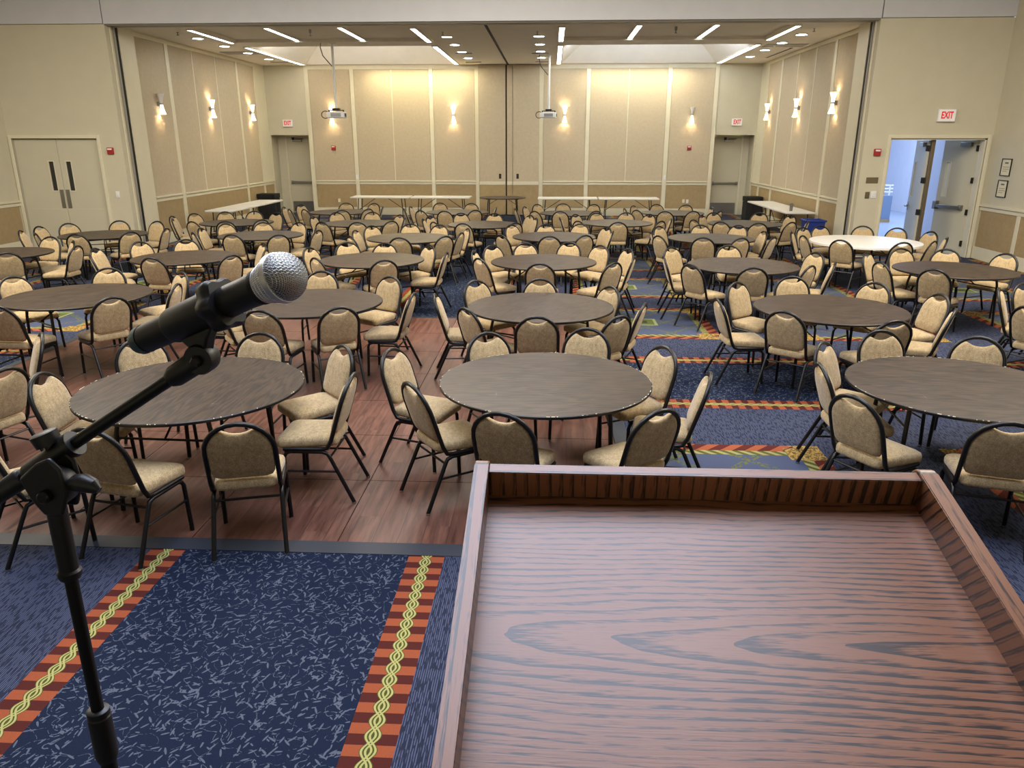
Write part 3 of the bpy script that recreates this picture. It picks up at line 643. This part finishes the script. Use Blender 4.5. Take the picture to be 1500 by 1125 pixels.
# framed notices on the right wall
for z, l in ((1.92, 'upper black-framed notice on the wall right of the open doors'), (1.50, 'lower black-framed notice on the wall right of the open doors')):
    t = thing('framed_notice', l, 'picture frame', (NR, 16.32, z), R(-90), 'framed notices')
    obj('picture_frame', MB().box(-.17, -.155, -.02, 0, -.17, .17).box(.155, .17, -.02, 0, -.17, .17).box(-.155, .155, -.02, 0, -.17, -.155).box(-.155, .155, -.02, 0, .155, .17), M['black'], t)
    pp = obj('notice_sheet', MB().box(-.155, .155, -.008, 0, -.155, .155), M['paper'], t)
    obj('print_lines', MB().box(-.06, .06, -.0095, -.008, .07, .10).box(-.11, .10, -.0095, -.008, .0, .008).box(-.11, .11, -.0095, -.008, -.04, -.032).box(-.11, .04, -.0095, -.008, -.08, -.072), M['ink'], pp)
# projectors on ceiling poles
def projector(x, y, z, rz, label):
    t = thing('ceiling_projector', label, 'projector', (x, y, z), rz, 'ceiling projectors')
    obj('mount_pole', MB().tube([(0, 0, .14), (0, 0, ZC - z)], .032, 12), M['white'], t)
    obj('ceiling_plate', MB().lathe([(.09, ZC - z - .03), (.09, ZC - z)], 16), M['white'], t)
    obj('cable', MB().tube([(-.03, 0, ZC - z - .55), (-.12, 0, ZC - z - .45), (-.25, 0, ZC - z - .3), (-.3, 0, ZC - z - .1), (-.28, 0, ZC - z)], .012, 6), M['blackplastic'], t)
    obj('mount_bracket', MB().box(-.09, .09, -.09, .09, .12, .16).box(-.2, .2, -.02, .02, .10, .12).box(-.02, .02, -.16, .16, .10, .12).box(-.2, -.17, -.03, .03, .07, .12).box(.17, .2, -.03, .03, .07, .12), M['black'], t)
    b = obj('projector_body', MB().box(-.23, .23, -.17, .17, -.08, .07), M['white'], t, bevel=.02)
    obj('vent_grille', MB().box(-.12, .14, -.178, -.17, -.05, .04), M['steel'], b)
    obj('lens', MB().lathe([(.055, 0), (.055, .05), (.045, .055), (.03, .04)], 20, Matrix.Translation((.14, .16, 0)) @ Matrix.Rotation(-pi / 2, 4, 'X')), M['blackplastic'], b)
    obj('side_vent', MB().box(.225, .236, -.12, .10, -.05, .04), M['blackmatte'], b)
    obj('cable_loop', MB().tube([(-.27 + .10 * cos(k * pi / 8), -.1, .0 + .09 * sin(k * pi / 8)) for k in range(17)], .011, 6), M['blackplastic'], t)
projector(-5.62, 20.63, 3.08, R(4), 'white projector hanging from a ceiling pole, left half of far room')
projector(-.10, 23.6, 3.16, R(-5), 'white projector hanging from a ceiling pole, right half of far room')
# ------------------------------------------------------------------ dance floor
df = thing('dance_floor', 'portable red-brown wood-look dance floor under the front left tables', 'dance floor', (0, 0, 0))
x0, pw, y0, pd = -6.01, .94, 4.17, .905; FT = .012
pm = MB().box(0, pw - .006, 0, pd - .006, 0, FT).mesh('panel', M['planks'], 0)
for i in range(7):
    for j in range(7): obj('floor_panel', pm, None, df, loc=(x0 + i * pw, y0 + j * pd, .0))
x1, y1 = x0 + 7 * pw, y0 + 7 * pd
def ramp(p, q, n):
    p, q, n = Vector(p), Vector(q), Vector(n) * .12; z = Vector((0, 0, FT + .002)); e = Vector((0, 0, .003))
    return MB().add([p, q, q + n, p + n, p + z, q + z, q + n + e, p + n + e], [(0, 1, 2, 3), (4, 5, 6, 7), (0, 1, 5, 4), (2, 3, 7, 6), (1, 2, 6, 5), (0, 3, 7, 4)])
obj('edge_ramp', ramp((x0 - .1, y0 - .004, 0), (x1 + .1, y0 - .004, 0), (0, -1, 0)), M['rubber'], df, smooth=0); obj('edge_ramp', ramp((x0, y1, 0), (x1, y1, 0), (0, .8, 0)), M['rubber'], df, smooth=0)
obj('edge_ramp', ramp((x1, y0, 0), (x1, y1, 0), (1, 0, 0)), M['rubber'], df, smooth=0); obj('edge_ramp', ramp((x0, y0, 0), (x0, y1, 0), (-1, 0, 0)), M['rubber'], df, smooth=0)
def on_floor(x, y): return FT if x0 < x < x1 and y0 < y < y1 else 0.0
# ------------------------------------------------------------------ stage
st = obj('stage', MB().box(-4, 4, NB + .05, 1.35, 0, .8), M['stage'], bevel=.01); tag(st, 'dark carpeted stage platform that carries the lectern', 'stage')
# ------------------------------------------------------------------ round tables
def round_table(key, label, first, r=.765, white=False, rz=0, z=0, chips=False):
    x, y = TABLES[key]
    t = thing('round_table', label, 'table', (x, y, z), rz, 'round folding tables')
    h = .76; tp = M['wtable'] if white else M['walnut']; th = .04 if white else .022
    obj('table_top', MB().lathe([(.001, h - th), (r - .012, h - th), (r - .003, h - th * .6), (r - .003, h - .003), (r - .006, h)], 72, cap=True), tp, t, smooth=20)
    obj('edge_band', MB().lathe([(r - .004, h - th), (r, h - th + .002), (r, h - .004), (r - .004, h - .001)], 72, cap=False), tp if white else M['black'], t)
    for s in (-1, 1):
        for q in (-1, 1):
            obj('leg', MB().tube([(s * .40, q * .02, h - .05), (s * .42, q * .25, h - .055), (s * .43, q * .31, h - .09), (s * .44, q * .33, h - .2), (s * .46, q * .36, .008)], .016, 8), M['black'], t)
        obj('leg_brace', MB().tube([(s * .44, 0, .55 - .02), (s * .12, 0, h - .03)], .008, 6).tube([(s * .437, -.335, .53), (s * .437, .335, .53)], .008, 6), M['black'], t)
    obj('apron_rail', MB().box(-.5, .5, -.27, -.24, h - th - .03, h - th).box(-.5, .5, .24, .27, h - th - .03, h - th), M['black'], t)
    if chips:
        cm = MB(); rd = random.Random(int(x * 100))
        cl_ = [rd.uniform(0, 6.3) for _ in range(9)]
        for i in range(64):
            a = rd.choice(cl_) + rd.gauss(0, .25) if i % 2 else rd.uniform(0, 2 * pi); l = rd.choice((.003, .004, .006, .012)); w = rd.uniform(.001, .003)
            Mx = Matrix.Rotation(a, 4, 'Z') @ Matrix.Translation((r - .0035 - w * .3, 0, h))
            cm.box(-w, w, -l, l, -.004, .0006, 0, Mx)
        o = obj('edge_chips', cm, M['paper'], t, smooth=0); o['kind'] = 'stuff'
    return t
TL = {'T1': 'on the dance floor, front left, behind the microphone', 'T2': 'front middle, just beyond the lectern', 'T3': 'front right, cut by the picture edge', 'T0': 'front row, outside the left picture edge',
 'T4': 'second row middle, straight behind the front middle table', 'T5': 'second row, partly hidden by the microphone head', 'T6': 'second row, at the left picture edge', 'T7': 'second row right, with a bright spot of reflected door light', 'T7b': 'second row, outside the right picture edge',
 'T8': 'third row, just right of the microphone head', 'T9': 'third row middle', 'T10': 'third row, right of the middle', 'T11': 'third row, above the microphone body', 'T12': 'third row, at the left picture edge', 'T14': 'third row, at the right picture edge',
 'T15': 'fourth row, before the closed double doors', 'T16': 'fourth row, second from the left', 'T17': 'fourth row, third from the left', 'T18': 'fourth row, fourth from the left', 'T19': 'fourth row, fifth from the left',
 'T20': 'fifth row, leftmost', 'T21': 'fifth row, second from the left', 'T22': 'fifth row, third from the left', 'T23': 'fifth row, fourth from the left', 'T24': 'fifth row, rightmost',
 'T25': 'last row, leftmost', 'T26': 'last row, second from the left', 'T27': 'last row, third from the left', 'T28': 'last row, rightmost'}
for i, (k_, p) in enumerate(TABLES.items()):
    if k_ == 'T13': round_table(k_, 'large round white folding table before the open double doors', False, .915, True, .3); continue
    rz = {'T1': R(88), 'T2': 0.05, 'T3': -.1, 'T4': R(60), 'T7': 0.1}.get(k_, (i * 47 % 180) * pi / 180)
    round_table(k_, 'round walnut-brown folding table, ' + TL[k_], False, rz=rz, z=on_floor(*p), chips=k_ in ('T1', 'T2', 'T3'))
TABLES['FAR'] = (-1.5, 24.1)
round_table('FAR', 'bare round brown folding table by the far wall partition, without chairs', False, .72)
# ------------------------------------------------------------------ chairs
def chair_parts(root, detail=True):
    B0 = Vector((0, .15, .41)); ax = Vector((0, -.15, .475)).normalized(); nrm = Vector((0, ax.z, -ax.y)) # nrm points forward
    P = lambda x, s, d=0: B0 + ax * s + nrm * d + Vector((x, 0, 0))
    Rr, tr = .2, .0152; cs = .485 - Rr
    # backrest pad
    r = .186; o = [(-.13, .082), (-.165, .095), (-.182, .125), (-r, .18), (-r, cs)]
    for k in range(1, 7): a = pi - k * R(53) / 6; o.append((r * cos(a), cs + r * sin(a)))
    top = o[-1]; o += [(top[0] * f, top[1] + d) for f, d in ((.92, .005), (.82, .004), (.66, -.006), (.45, -.017), (.2, -.024))] + [(0, top[1] - .025)]
    o = o + [(-x, s) for x, s in reversed(o[:-1])]
    if o[0][0] == -o[-1][0]: pass
    cxm, csm = 0, .27
    def ring(f, d): return [P(cxm + (x - cxm) * f, csm + (s - csm) * f + (0 if f == 1 else 0), d) for x, s in o]
    mb = MB().rings([ring(.0, -.024), ring(.55, -.023), ring(.86, -.018), ring(.965, -.012), ring(1, -.004), ring(1, .008), ring(.965, .022), ring(.86, .031), ring(.55, .036), ring(.0, .037)], cap=False)
    back = obj('backrest', mb, M['chair'], root, smooth=60)
    # arch frame running down and forward under the seat
    pts = []
    left = [(-.2, .47, .395), (-.2, .30, .395), (-.2, .205, .397), (-.2, .165, .405)]
    pts = [Vector(p) for p in left] + [P(-Rr, .05), P(-Rr, cs)]
    for k in range(1, 12): a = pi - k * pi / 12; pts.append(P(Rr * cos(a), cs + Rr * sin(a)))
    pts += [P(Rr, cs), P(Rr, .05)] + [Vector((-p[0], p[1], p[2])) for p in reversed(left)]
    obj('back_frame', MB().tube(pts, tr, 8), M['black'], root, smooth=60)
    # seat cushion
    def so(w0, w1, ya, yb, n=7):
        q = []; c = .055
        for (cx_, cy_, a0) in ((w1 - c, yb - c, 0), (-w1 + c, yb - c, 90), (-w0 + c, ya + c, 180), (w0 - c, ya + c, 270)):
            for k in range(n): a = R(a0 + 90 * k / (n - 1)); q.append((cx_ + c * cos(a), cy_ + c * sin(a)))
        return q
    s0 = so(.184, .207, .105, .53); cc = (0, .32)
    def sr(f, z, dy=0): return [Vector((cc[0] + (x - cc[0]) * f, cc[1] + (y - cc[1]) * f, z + (-.012 if (y > .45 and f > .7) else 0))) for x, y in s0]
    obj('seat', MB().rings([sr(.0, .409), sr(.93, .409), sr(.985, .416), sr(1, .43), sr(1, .452), sr(.975, .468), sr(.9, .479), sr(.6, .487), sr(.0, .490)], cap=False), M['chair'], root, smooth=60)
    for s in (-1, 1):
        fl = obj('leg', MB().tube([(s * .2, .30, .378), (s * .2, .42, .378), (s * .201, .452, .368), (s * .203, .468, .34), (s * .21, .48, .012)], .0142, 8), M['black'], root, smooth=60)
        rl_ = obj('leg', MB().tube([(s * .2, .30, .378), (s * .2, .20, .378), (s * .2, .165, .365), (s * .201, .148, .335), (s * .212, .0, .012)], .0142, 8), M['black'], root, smooth=60)
        for lg, y in ((fl, .48), (rl_, 0.0)):
            obj('foot_glide', MB().lathe([(.015, 0), (.015, .009), (.0135, .016)], 10, c=(s * (.21 if y else .212), y)), M['chrome'], lg)
        obj('stretcher', MB().tube([(s * .209, .472, .235), (s * .206, .100, .235)], .008, 6), M['black'], root)
    obj('cross_bar', MB().tube([(-.201, .150, .335), (.201, .150, .335)], .008, 6), M['black'], root)
proto = thing('banquet_chair', '', 'chair', (0, 0, 0), 0, 'banquet chairs set round the tables'); chair_parts(proto); used = False
RN = {'T1': 'front-left table', 'T2': 'front-middle table', 'T3': 'front-right table', 'T4': 'second-row middle table', 'T5': 'second-row table behind the microphone', 'T6': 'second-row leftmost table', 'T7': 'second-row right table',
 'T8': 'third-row table right of microphone', 'T9': 'third-row middle table', 'T10': 'third-row table right of middle', 'T11': 'third-row second table from left', 'T12': 'third-row leftmost table', 'T14': 'third-row rightmost table', 'T13': 'white round table',
 'T15': 'fourth-row leftmost table', 'T16': 'fourth-row second table from left', 'T17': 'fourth-row third table from left', 'T18': 'fourth-row fourth table from left', 'T19': 'fourth-row rightmost brown table',
 'T20': 'fifth-row leftmost table', 'T21': 'fifth-row second table from left', 'T22': 'fifth-row middle table', 'T23': 'fifth-row fourth table from left', 'T24': 'fifth-row rightmost table',
 'T25': 'last-row leftmost table', 'T26': 'last-row second table from left', 'T27': 'last-row third table from left', 'T28': 'last-row rightmost table',
 'T0': 'off-frame table past left edge', 'T7b': 'off-frame table past right edge'}
SEC = ['right', 'far right', 'far', 'far left', 'left', 'near left', 'near', 'near right']
for k_, lst in CHAIRS.items():
    tx, ty = TABLES[k_]; sec = {}
    for i, (x, y, a) in enumerate(lst):
        g = math.degrees(math.atan2(y - ty, x - tx)) % 360; sec.setdefault(int(((g + 22.5) % 360) // 45), []).append((g, i))
    nm = {}
    for s, l in sec.items():
        hor = s in (1, 2, 3, 5, 6, 7)
        l.sort(key=lambda q: (lst[q[1]][0] if hor else lst[q[1]][1]))
        ws = [''] if len(l) == 1 else ((['left-hand ', 'right-hand '] if hor else ['nearer ', 'farther ']) if len(l) == 2 else ['leftmost ', 'middle ', 'rightmost '])
        for w_, (g, i) in zip(ws, l): nm[i] = (w_, SEC[s])
    for i, (x, y, a) in enumerate(lst):
        fc = sin(R(a)); col_ = 'beige' 
        look = 'seen from behind' if fc > .5 else ('facing the lectern' if fc < -.5 else ('facing right' if cos(R(a)) > 0 else 'facing left'))
        lab = 'beige chair %s, %son %s side of %s' % (look, nm[i][0], nm[i][1], RN[k_])
        loc = (x, y, on_floor(x, y)); rz = R(a - 90)
        if not used: used = True; proto.location = loc; proto.rotation_euler = (0, 0, rz); proto['label'] = lab
        else: dup(proto, loc, rz, lab)
# ------------------------------------------------------------------ long white folding tables
def long_table(x, y, rz, label, group, h=.74, w=1.88, d=.74):
    t = thing('folding_table', label, 'table', (x, y, 0), rz, group)
    obj('table_top', MB().box(-w / 2, w / 2, -d / 2, d / 2, h - .045, h), M['wtable'], t, bevel=.012)
    for s in (-1, 1):
        for q in (-1, 1): obj('leg', MB().tube([(s * (w / 2 - .25), q * d * .36, h - .045), (s * (w / 2 - .22), q * d * .36, .35), (s * (w / 2 - .22), q * d * .4, .0)], .014, 8), M['black'], t)
        obj('leg_brace', MB().tube([(s * (w / 2 - .22), 0, .33), (s * .18, 0, h - .05)], .01, 6).tube([(s * (w / 2 - .22), -d * .36, .33), (s * (w / 2 - .22), d * .36, .33)], .01, 6), M['black'], t)
g = 'white folding tables along the far wall'
for x, l in ((-5.44, 'white folding table at the far wall, leftmost of the four in line'), (-3.50, 'white folding table at the far wall, second from left in line'), (.53, 'white folding table at the far wall, third from left in line'), (2.45, 'white folding table at the far wall, rightmost of the four in line')):
    long_table(x, 24.7, 0, l, g, .74 if x < 0 else .72)
g = 'white folding tables along the side walls'
long_table(-8.46, 20.2, R(90), 'nearer white folding table along the left side wall', g); long_table(-8.46, 22.1, R(90), 'farther white folding table along the left side wall, before the black bin', g)
long_table(6.2, 20.4, R(90), 'nearer white folding table along the right side wall, carrying a tumbler', g); long_table(6.2, 22.32, R(90), 'farther white folding table along the right side wall, before the black bin', g)
t = thing('tumbler', 'grey metal tumbler standing on the nearer right side table', 'cup', (6.08, 19.85, .74)); obj('cup_body', MB().lathe([(.034, 0), (.044, .17), (.044, .175)], 20), M['steel'], t); obj('cup_lid', MB().lathe([(.046, .175), (.046, .19), (.038, .195)], 20), M['steel'], t)
def bin_(x, y, w, d, h, label):
    t = thing('waste_bin', label, 'bin', (x, y, 0), 0, 'black waste bins')
    obj('bin_body', MB().box(-w / 2, w / 2, -d / 2, d / 2, 0, h - .16), M['blackmatte'], t, bevel=.01)
    obj('bin_lid', MB().box(-w / 2 - .01, w / 2 + .01, -d / 2 - .01, d / 2 + .01, h - .15, h), M['blackmatte'], t, bevel=.015); obj('flap', MB().box(-w * .3, w * .3, -d / 2 - .018, -d / 2 - .01, h - .12, h - .03), M['blackplastic'], t)
bin_(-9.22, 24.9, .58, .5, .80, 'tall black bin at the left wall behind the white table'); bin_(6.40, 24.9, .5, .5, .76, 'tall black bin at the right wall behind the white table')
t = thing('recycling_bin', 'blue open plastic recycling bin by the right opening jamb', 'bin', (6.15, 18.3, 0))
obj('bin_body', MB().rings([[(-.15, -.17, 0), (.15, -.17, 0), (.15, .17, 0), (-.15, .17, 0)], [(-.21, -.22, .66), (.21, -.22, .66), (.21, .22, .66), (-.21, .22, .66)], [(-.19, -.20, .66), (.19, -.20, .66), (.19, .20, .66), (-.19, .20, .66)], [(-.14, -.16, .02), (.14, -.16, .02), (.14, .16, .02), (-.14, .16, .02)]]), M['blue'], t, smooth=20)
obj('bin_rim', MB().box(-.235, .235, -.245, -.205, .64, .68).box(-.235, .235, .205, .245, .64, .68).box(-.235, -.195, -.205, .205, .64, .68).box(.195, .235, -.205, .205, .64, .68), M['blue'], t, bevel=.006)
# ------------------------------------------------------------------ lectern
M['oakrail2'] = oak('dark_oak_cross_grain', False, 1.0, 'x')
TA = R(15.3)
lc = thing('lectern', 'dark oak lectern with a raised-edge slanted reading top', 'lectern', (0, 0, 0))
lc.location = (.207, .70, .8)
LM = Matrix.Translation((-.078 - .207, .937 - .70, 1.957 - .8)) @ Matrix(((1, 0, 0, 0), (0, cos(TA), -sin(TA), 0), (0, sin(TA), cos(TA), 0), (0, 0, 0, 1)))
def lo(name, mb, m, parent=lc, **k):
    o = obj(name, mb, m, parent, **k); o.matrix_local = LM.copy() if parent is lc else Matrix(); return o
WL = .57
lo('reading_top', MB().box(0, WL, -.62, 0, -.02, 0), M['oak'], smooth=0)
def rounded(h, t, r=.006):
    return h
def rail_side(xa, xb):
    n = 10; y0_, y1_ = -.66, .032; h = .046; c = .022; prof = [(y0_, -.05), (y1_, -.05), (y1_, h - c)]
    for k in range(n + 1): a_ = R(90 * k / n); prof.append((y1_ - c + c * cos(a_), h - c + c * sin(a_)))
    prof.append((y0_, h)); return MB().prism(prof, xa, xb, 'x')
o = lo('side_rail', rail_side(-.020, 0), M['oakside'], bevel=.003); o = lo('side_rail', rail_side(WL, WL + .022), M['oakside'], bevel=.003)
for xa, xb in ((-.0195, -.0005), (WL + .0005, WL + .0215)): lo('edge_banding', MB().box(xa, xb, -.66, .008, .0455, .0468), M['oakrail'])
lo('back_rail', MB().box(0, WL, 0, .018, -.05, .040), M['oakback'], bevel=.002); lo('edge_banding', MB().box(.001, WL - .001, .0005, .0175, .0395, .0408), M['oakrail2'])
bd = MB().prism([(-.28, 0), (.22, 0), (.22, 1.06), (-.28, .92)], -.27, -.25, 'x').prism([(-.28, 0), (.22, 0), (.22, 1.06), (-.28, .92)], .25, .27, 'x')
obj('side_panel', MB().prism([(-.24, .03), (.2, .03), (.2, 1.075), (-.24, .955)], -.27, -.25, 'x'), M['oakrail'], lc, bevel=.003); obj('side_panel', MB().prism([(-.24, .03), (.2, .03), (.2, 1.075), (-.24, .955)], .25, .27, 'x'), M['oakrail'], lc, bevel=.003)
obj('front_panel', MB().box(-.25, .25, .18, .2, .03, 1.07), M['oakrail'], lc); obj('shelf', MB().box(-.25, .25, -.22, .18, .68, .70), M['oakrail'], lc); obj('base', MB().box(-.30, .30, -.27, .23, 0, .03), M['oakrail'], lc, bevel=.004)
# ------------------------------------------------------------------ microphone stand
px, py = -.605, .811
ms = thing('microphone_stand', 'black boom microphone stand in front of the left tables', 'microphone stand', (px, py, .8))
obj('base_plate', MB().lathe([(.125, 0), (.125, .012), (.11, .02), (.02, .024)], 40), M['blackplastic'], ms)
obj('lower_tube', MB().tube([(0, 0, .02), (0, 0, .87)], .0105, 16), M['black'], ms)
obj('clutch', MB().lathe([(.0125, .80), (.0150, .81), (.0150, .873), (.0128, .876), (.0145, .876), (.0145, .884), (.0115, .886)], 20), M['blackplastic'], ms)
obj('upper_tube', MB().tube([(0, 0, .86), (0, 0, 1.185)], .0082, 16), M['black'], ms)
obj('top_collar', MB().lathe([(.0125, 1.09), (.0145, 1.095), (.0145, 1.100), (.0118, 1.103), (.0118, 1.190)], 20), M['blackplastic'], ms)
A = Vector((-.688, .829, 1.998)); Bp = Vector((-.422, .844, 2.168))
A, Bp = A - Vector((px, py, .8)), Bp - Vector((px, py, .8)); T0 = A + (Bp - A) * ((0 - A.x) / (Bp.x - A.x))
d = (Bp - A).normalized()
obj('boom_arm', MB().tube([A - d * .25, Bp], .0078, 16), M['black'], ms)
obj('boom_grip', MB().tube([T0 - d * .20, T0 - d * .062, T0 - d * .058], [.0100, .0135, .011], 18), M['blackplastic'], ms)
# swivel: barrel round the boom, forked plates, bolt, knob and wing
sw = obj('swivel_barrel', MB().tube([T0 - d * .050, T0 - d * .046, T0 + d * .018, T0 + d * .020, T0 + d * .020, T0 + d * .028], [.0120, .0135, .0135, .0135, .0165, .0165], 20), M['blackplastic'], ms)
for yy in (-.017, .011):
    obj('fork_plate', MB().prism([(-.028, 1.234), (-.004, 1.254), (.014, 1.262), (.026, 1.247), (.029, 1.215), (.019, 1.186), (-.005, 1.186), (-.017, 1.204)], yy, yy + .007, 'y'), M['blackplastic'], ms, bevel=.003)
obj('pivot_drum', MB().lathe([(.022, -.010), (.024, -.006), (.024, .010), (.022, .014)], 28, Matrix.Translation((.008, 0, 1.220)) @ Matrix.Rotation(pi / 2, 4, 'X')), M['blackplastic'], ms)
obj('pivot_bolt', MB().lathe([(.008, 0), (.008, .008), (.006, .010)], 12, Matrix.Translation((.004, -.017, 1.214)) @ Matrix.Rotation(pi / 2, 4, 'X')), M['black'], ms)
obj('wing_handle', MB().tube([(.018, -.002, 1.220), (.030, -.006, 1.224), (.038, -.008, 1.227), (.050, -.012, 1.229), (.062, -.014, 1.226), (.069, -.015, 1.221)], [.0075, .0075, .0105, .0115, .0095, .0045], 16), M['blackplastic'], ms)
up = Vector((-.35, 0, .94)).normalized(); K = T0 - d * .004
obj('clamp_knob', MB().tube([K + up * .006, K + up * .015, K + up * .016, K + up * .031, K + up * .033], [.007, .007, .0155, .0165, .013], 16), M['blackplastic'], ms)
jt = Bp + d * .012
obj('tip_joint', MB().tube([Bp - d * .038, Bp - d * .030, Bp + d * .006], [.010, .0135, .0145], 16).lathe([(.017, -.013), (.0185, -.009), (.0185, .009), (.017, .013)], 24, Matrix.Translation(jt) @ Matrix.Rotation(pi / 2, 4, 'X')), M['blackplastic'], ms)
obj('joint_bolt', MB().lathe([(.007, 0), (.007, .006), (.005, .008)], 6, Matrix.Translation(jt + Vector((0, -.013, 0))) @ Matrix.Rotation(pi / 2, 4, 'X')), M['black'], ms)
# microphone
H0, H1 = Vector((-.508, .885, 2.183)), Vector((-.291, .802, 2.279))
base = Vector((-.405, .846, 2.225)); ax = (H1 - H0).normalized(); Lm = (H1 - H0).length
Mq = ax.to_track_quat('Z', 'Y').to_matrix().to_4x4(); Mq.translation = H0
mc = thing('microphone', 'black handheld wireless microphone with round silver grille', 'microphone', tuple(H0)); mc.matrix_world = Mq
obj('microphone_body', MB().lathe([(.006, -.002), (.014, -.001), (.0168, .004), (.0174, .018), (.0182, .08), (.0186, .135), (.0182, Lm - .055), (.0185, Lm - .047), (.0195, Lm - .032)], 32), M['blackplastic'], mc)
obj('end_cap', MB().lathe([(.0150, -.003), (.0174, .003), (.0178, .013)], 32, cap=False), mat('teal_cap', srgb(40, 70, 72), .4)[0], mc)
obj('collar_ring', MB().lathe([(.0190, Lm - .036), (.0202, Lm - .034), (.0202, Lm - .026), (.0190, Lm - .024)], 32), M['blackmatte'], mc)
gr = .0272
obj('lower_grille', MB().lathe([(.0185, Lm - .030), (.0215, Lm - .022), (.0245, Lm - .012), (.0262, Lm - .0045)], 40, cap=False), M['grille'] if 'grille' in M else M['mesh'], mc)
obj('grille_band', MB().lathe([(.0264, Lm - .0055), (.0283, Lm - .0045), (.0283, Lm + .0015), (.0264, Lm + .0025)], 40, cap=False), M['mesh'], mc)
obj('inner_foam', MB().lathe([(.0255 * cos(R(a_)), Lm + .0255 * sin(R(a_))) for a_ in range(-50, 91, 10)], 28, cap=False), M['foam'], mc, smooth=80)
wm = MB()                                               # woven wire dome: meridian-free diagonal weave built as thin wires
def sph(u, v): return (gr * cos(v) * cos(u), gr * cos(v) * sin(u), Lm - .001 + gr * .98 * sin(v))
NW = 32
for q in (1, -1):
    for k in range(-NW // 2 + 1, NW // 2):
        t_ = k / (NW / 2); rr = math.sqrt(max(0, 1 - t_ * t_)); pts = []
        for j in range(17):
            a_ = pi * j / 16
            X = t_; Y = rr * cos(a_); Z = rr * sin(a_)
            w_ = 1 + .008 * (1 if (j + k) % 2 else -1)
            p = (X, Y, Z) if q == 1 else (Y, X, Z)
            pts.append((gr * p[0] * w_, gr * p[1] * w_, Lm + gr * p[2] * w_))
        wm.tube(pts, .0005, 4, cap=False)
o = obj('wire_grille', wm, M['mesh'], mc, smooth=60); o['kind'] = 'stuff'
lw = MB()
for k in range(64):
    a_ = 2 * pi * k / 64; lw.tube([((.0188 + .0003) * cos(a_), .0191 * sin(a_), Lm - .030), (.0248 * cos(a_), .0248 * sin(a_), Lm - .012), (.0266 * cos(a_), .0266 * sin(a_), Lm - .004)], .00045, 4, cap=False)
for z_, r_ in ((Lm - .026, .0206), (Lm - .020, .0225), (Lm - .014, .0243), (Lm - .008, .0258)): lw.tube([(r_ * cos(2 * pi * j / 40), r_ * sin(2 * pi * j / 40), z_) for j in range(41)], .00045, 4, cap=False)
o = obj('wire_skirt', lw, M['mesh'], mc, smooth=60); o['kind'] = 'stuff'
for z_, l_ in ((Lm - .062, .006), (Lm - .078, .003)):
    obj('printed_mark', MB().box(-l_ / 2, l_ / 2, -.0192, -.0178, z_ - .001, z_ + .001, 0, Matrix.Rotation(R(20), 4, 'Z')), M['steel'], mc)
# clip that holds the microphone: flared ring, sleeve and stem down to the joint
ck = thing('microphone_clip', 'black plastic clip gripping the microphone on the boom tip', 'microphone clip', tuple(H0)); ck.matrix_world = Mq
obj('clip_sleeve', MB().lathe([(.0205, Lm - .185), (.0218, Lm - .18), (.0222, Lm - .125), (.0232, Lm - .105)], 32, cap=False).lathe([(.0190, Lm - .185), (.0195, Lm - .105)], 32, cap=False), M['blackplastic'], ck)
cr = []
for z_, f in ((Lm - .112, .0235), (Lm - .108, .0285), (Lm - .094, .0300), (Lm - .088, .0265), (Lm - .088, .0195), (Lm - .112, .0195)):
    cr.append([(f * (1 + (.14 if k % 6 == 0 else 0) if f > .02 else f) * cos(2 * pi * k / 36) if f <= .02 else f * (1 + .10 * cos(6 * 2 * pi * k / 36)) * cos(2 * pi * k / 36), (f if f <= .02 else f * (1 + .10 * cos(6 * 2 * pi * k / 36))) * sin(2 * pi * k / 36), z_) for k in range(36)])
obj('flared_ring', MB().rings(cr, cap=False), M['blackplastic'], ck, smooth=50)
inv = Mq.inverted(); J = inv @ (Vector((px, py, .8)) + jt); C0 = Vector((0, 0, Lm - .145))
jd = (J - C0); side = Vector((0, 0, 1)); nn = jd.cross(side).normalized() * .008
pa, pb = C0 + side * .036, C0 - side * .030; pc, pd_ = J + side * .012, J - side * .012
pa = pa + jd.normalized() * .016; pb = pb + jd.normalized() * .016
obj('clip_stem', MB().rings([[pa - nn, pb - nn, (pb + pd_) / 2 - nn + side * .008, pd_ - nn, pc - nn, (pa + pc) / 2 - nn - side * .004], [pa + nn, pb + nn, (pb + pd_) / 2 + nn + side * .008, pd_ + nn, pc + nn, (pa + pc) / 2 + nn - side * .004]]), M['blackplastic'], ck, bevel=.003)
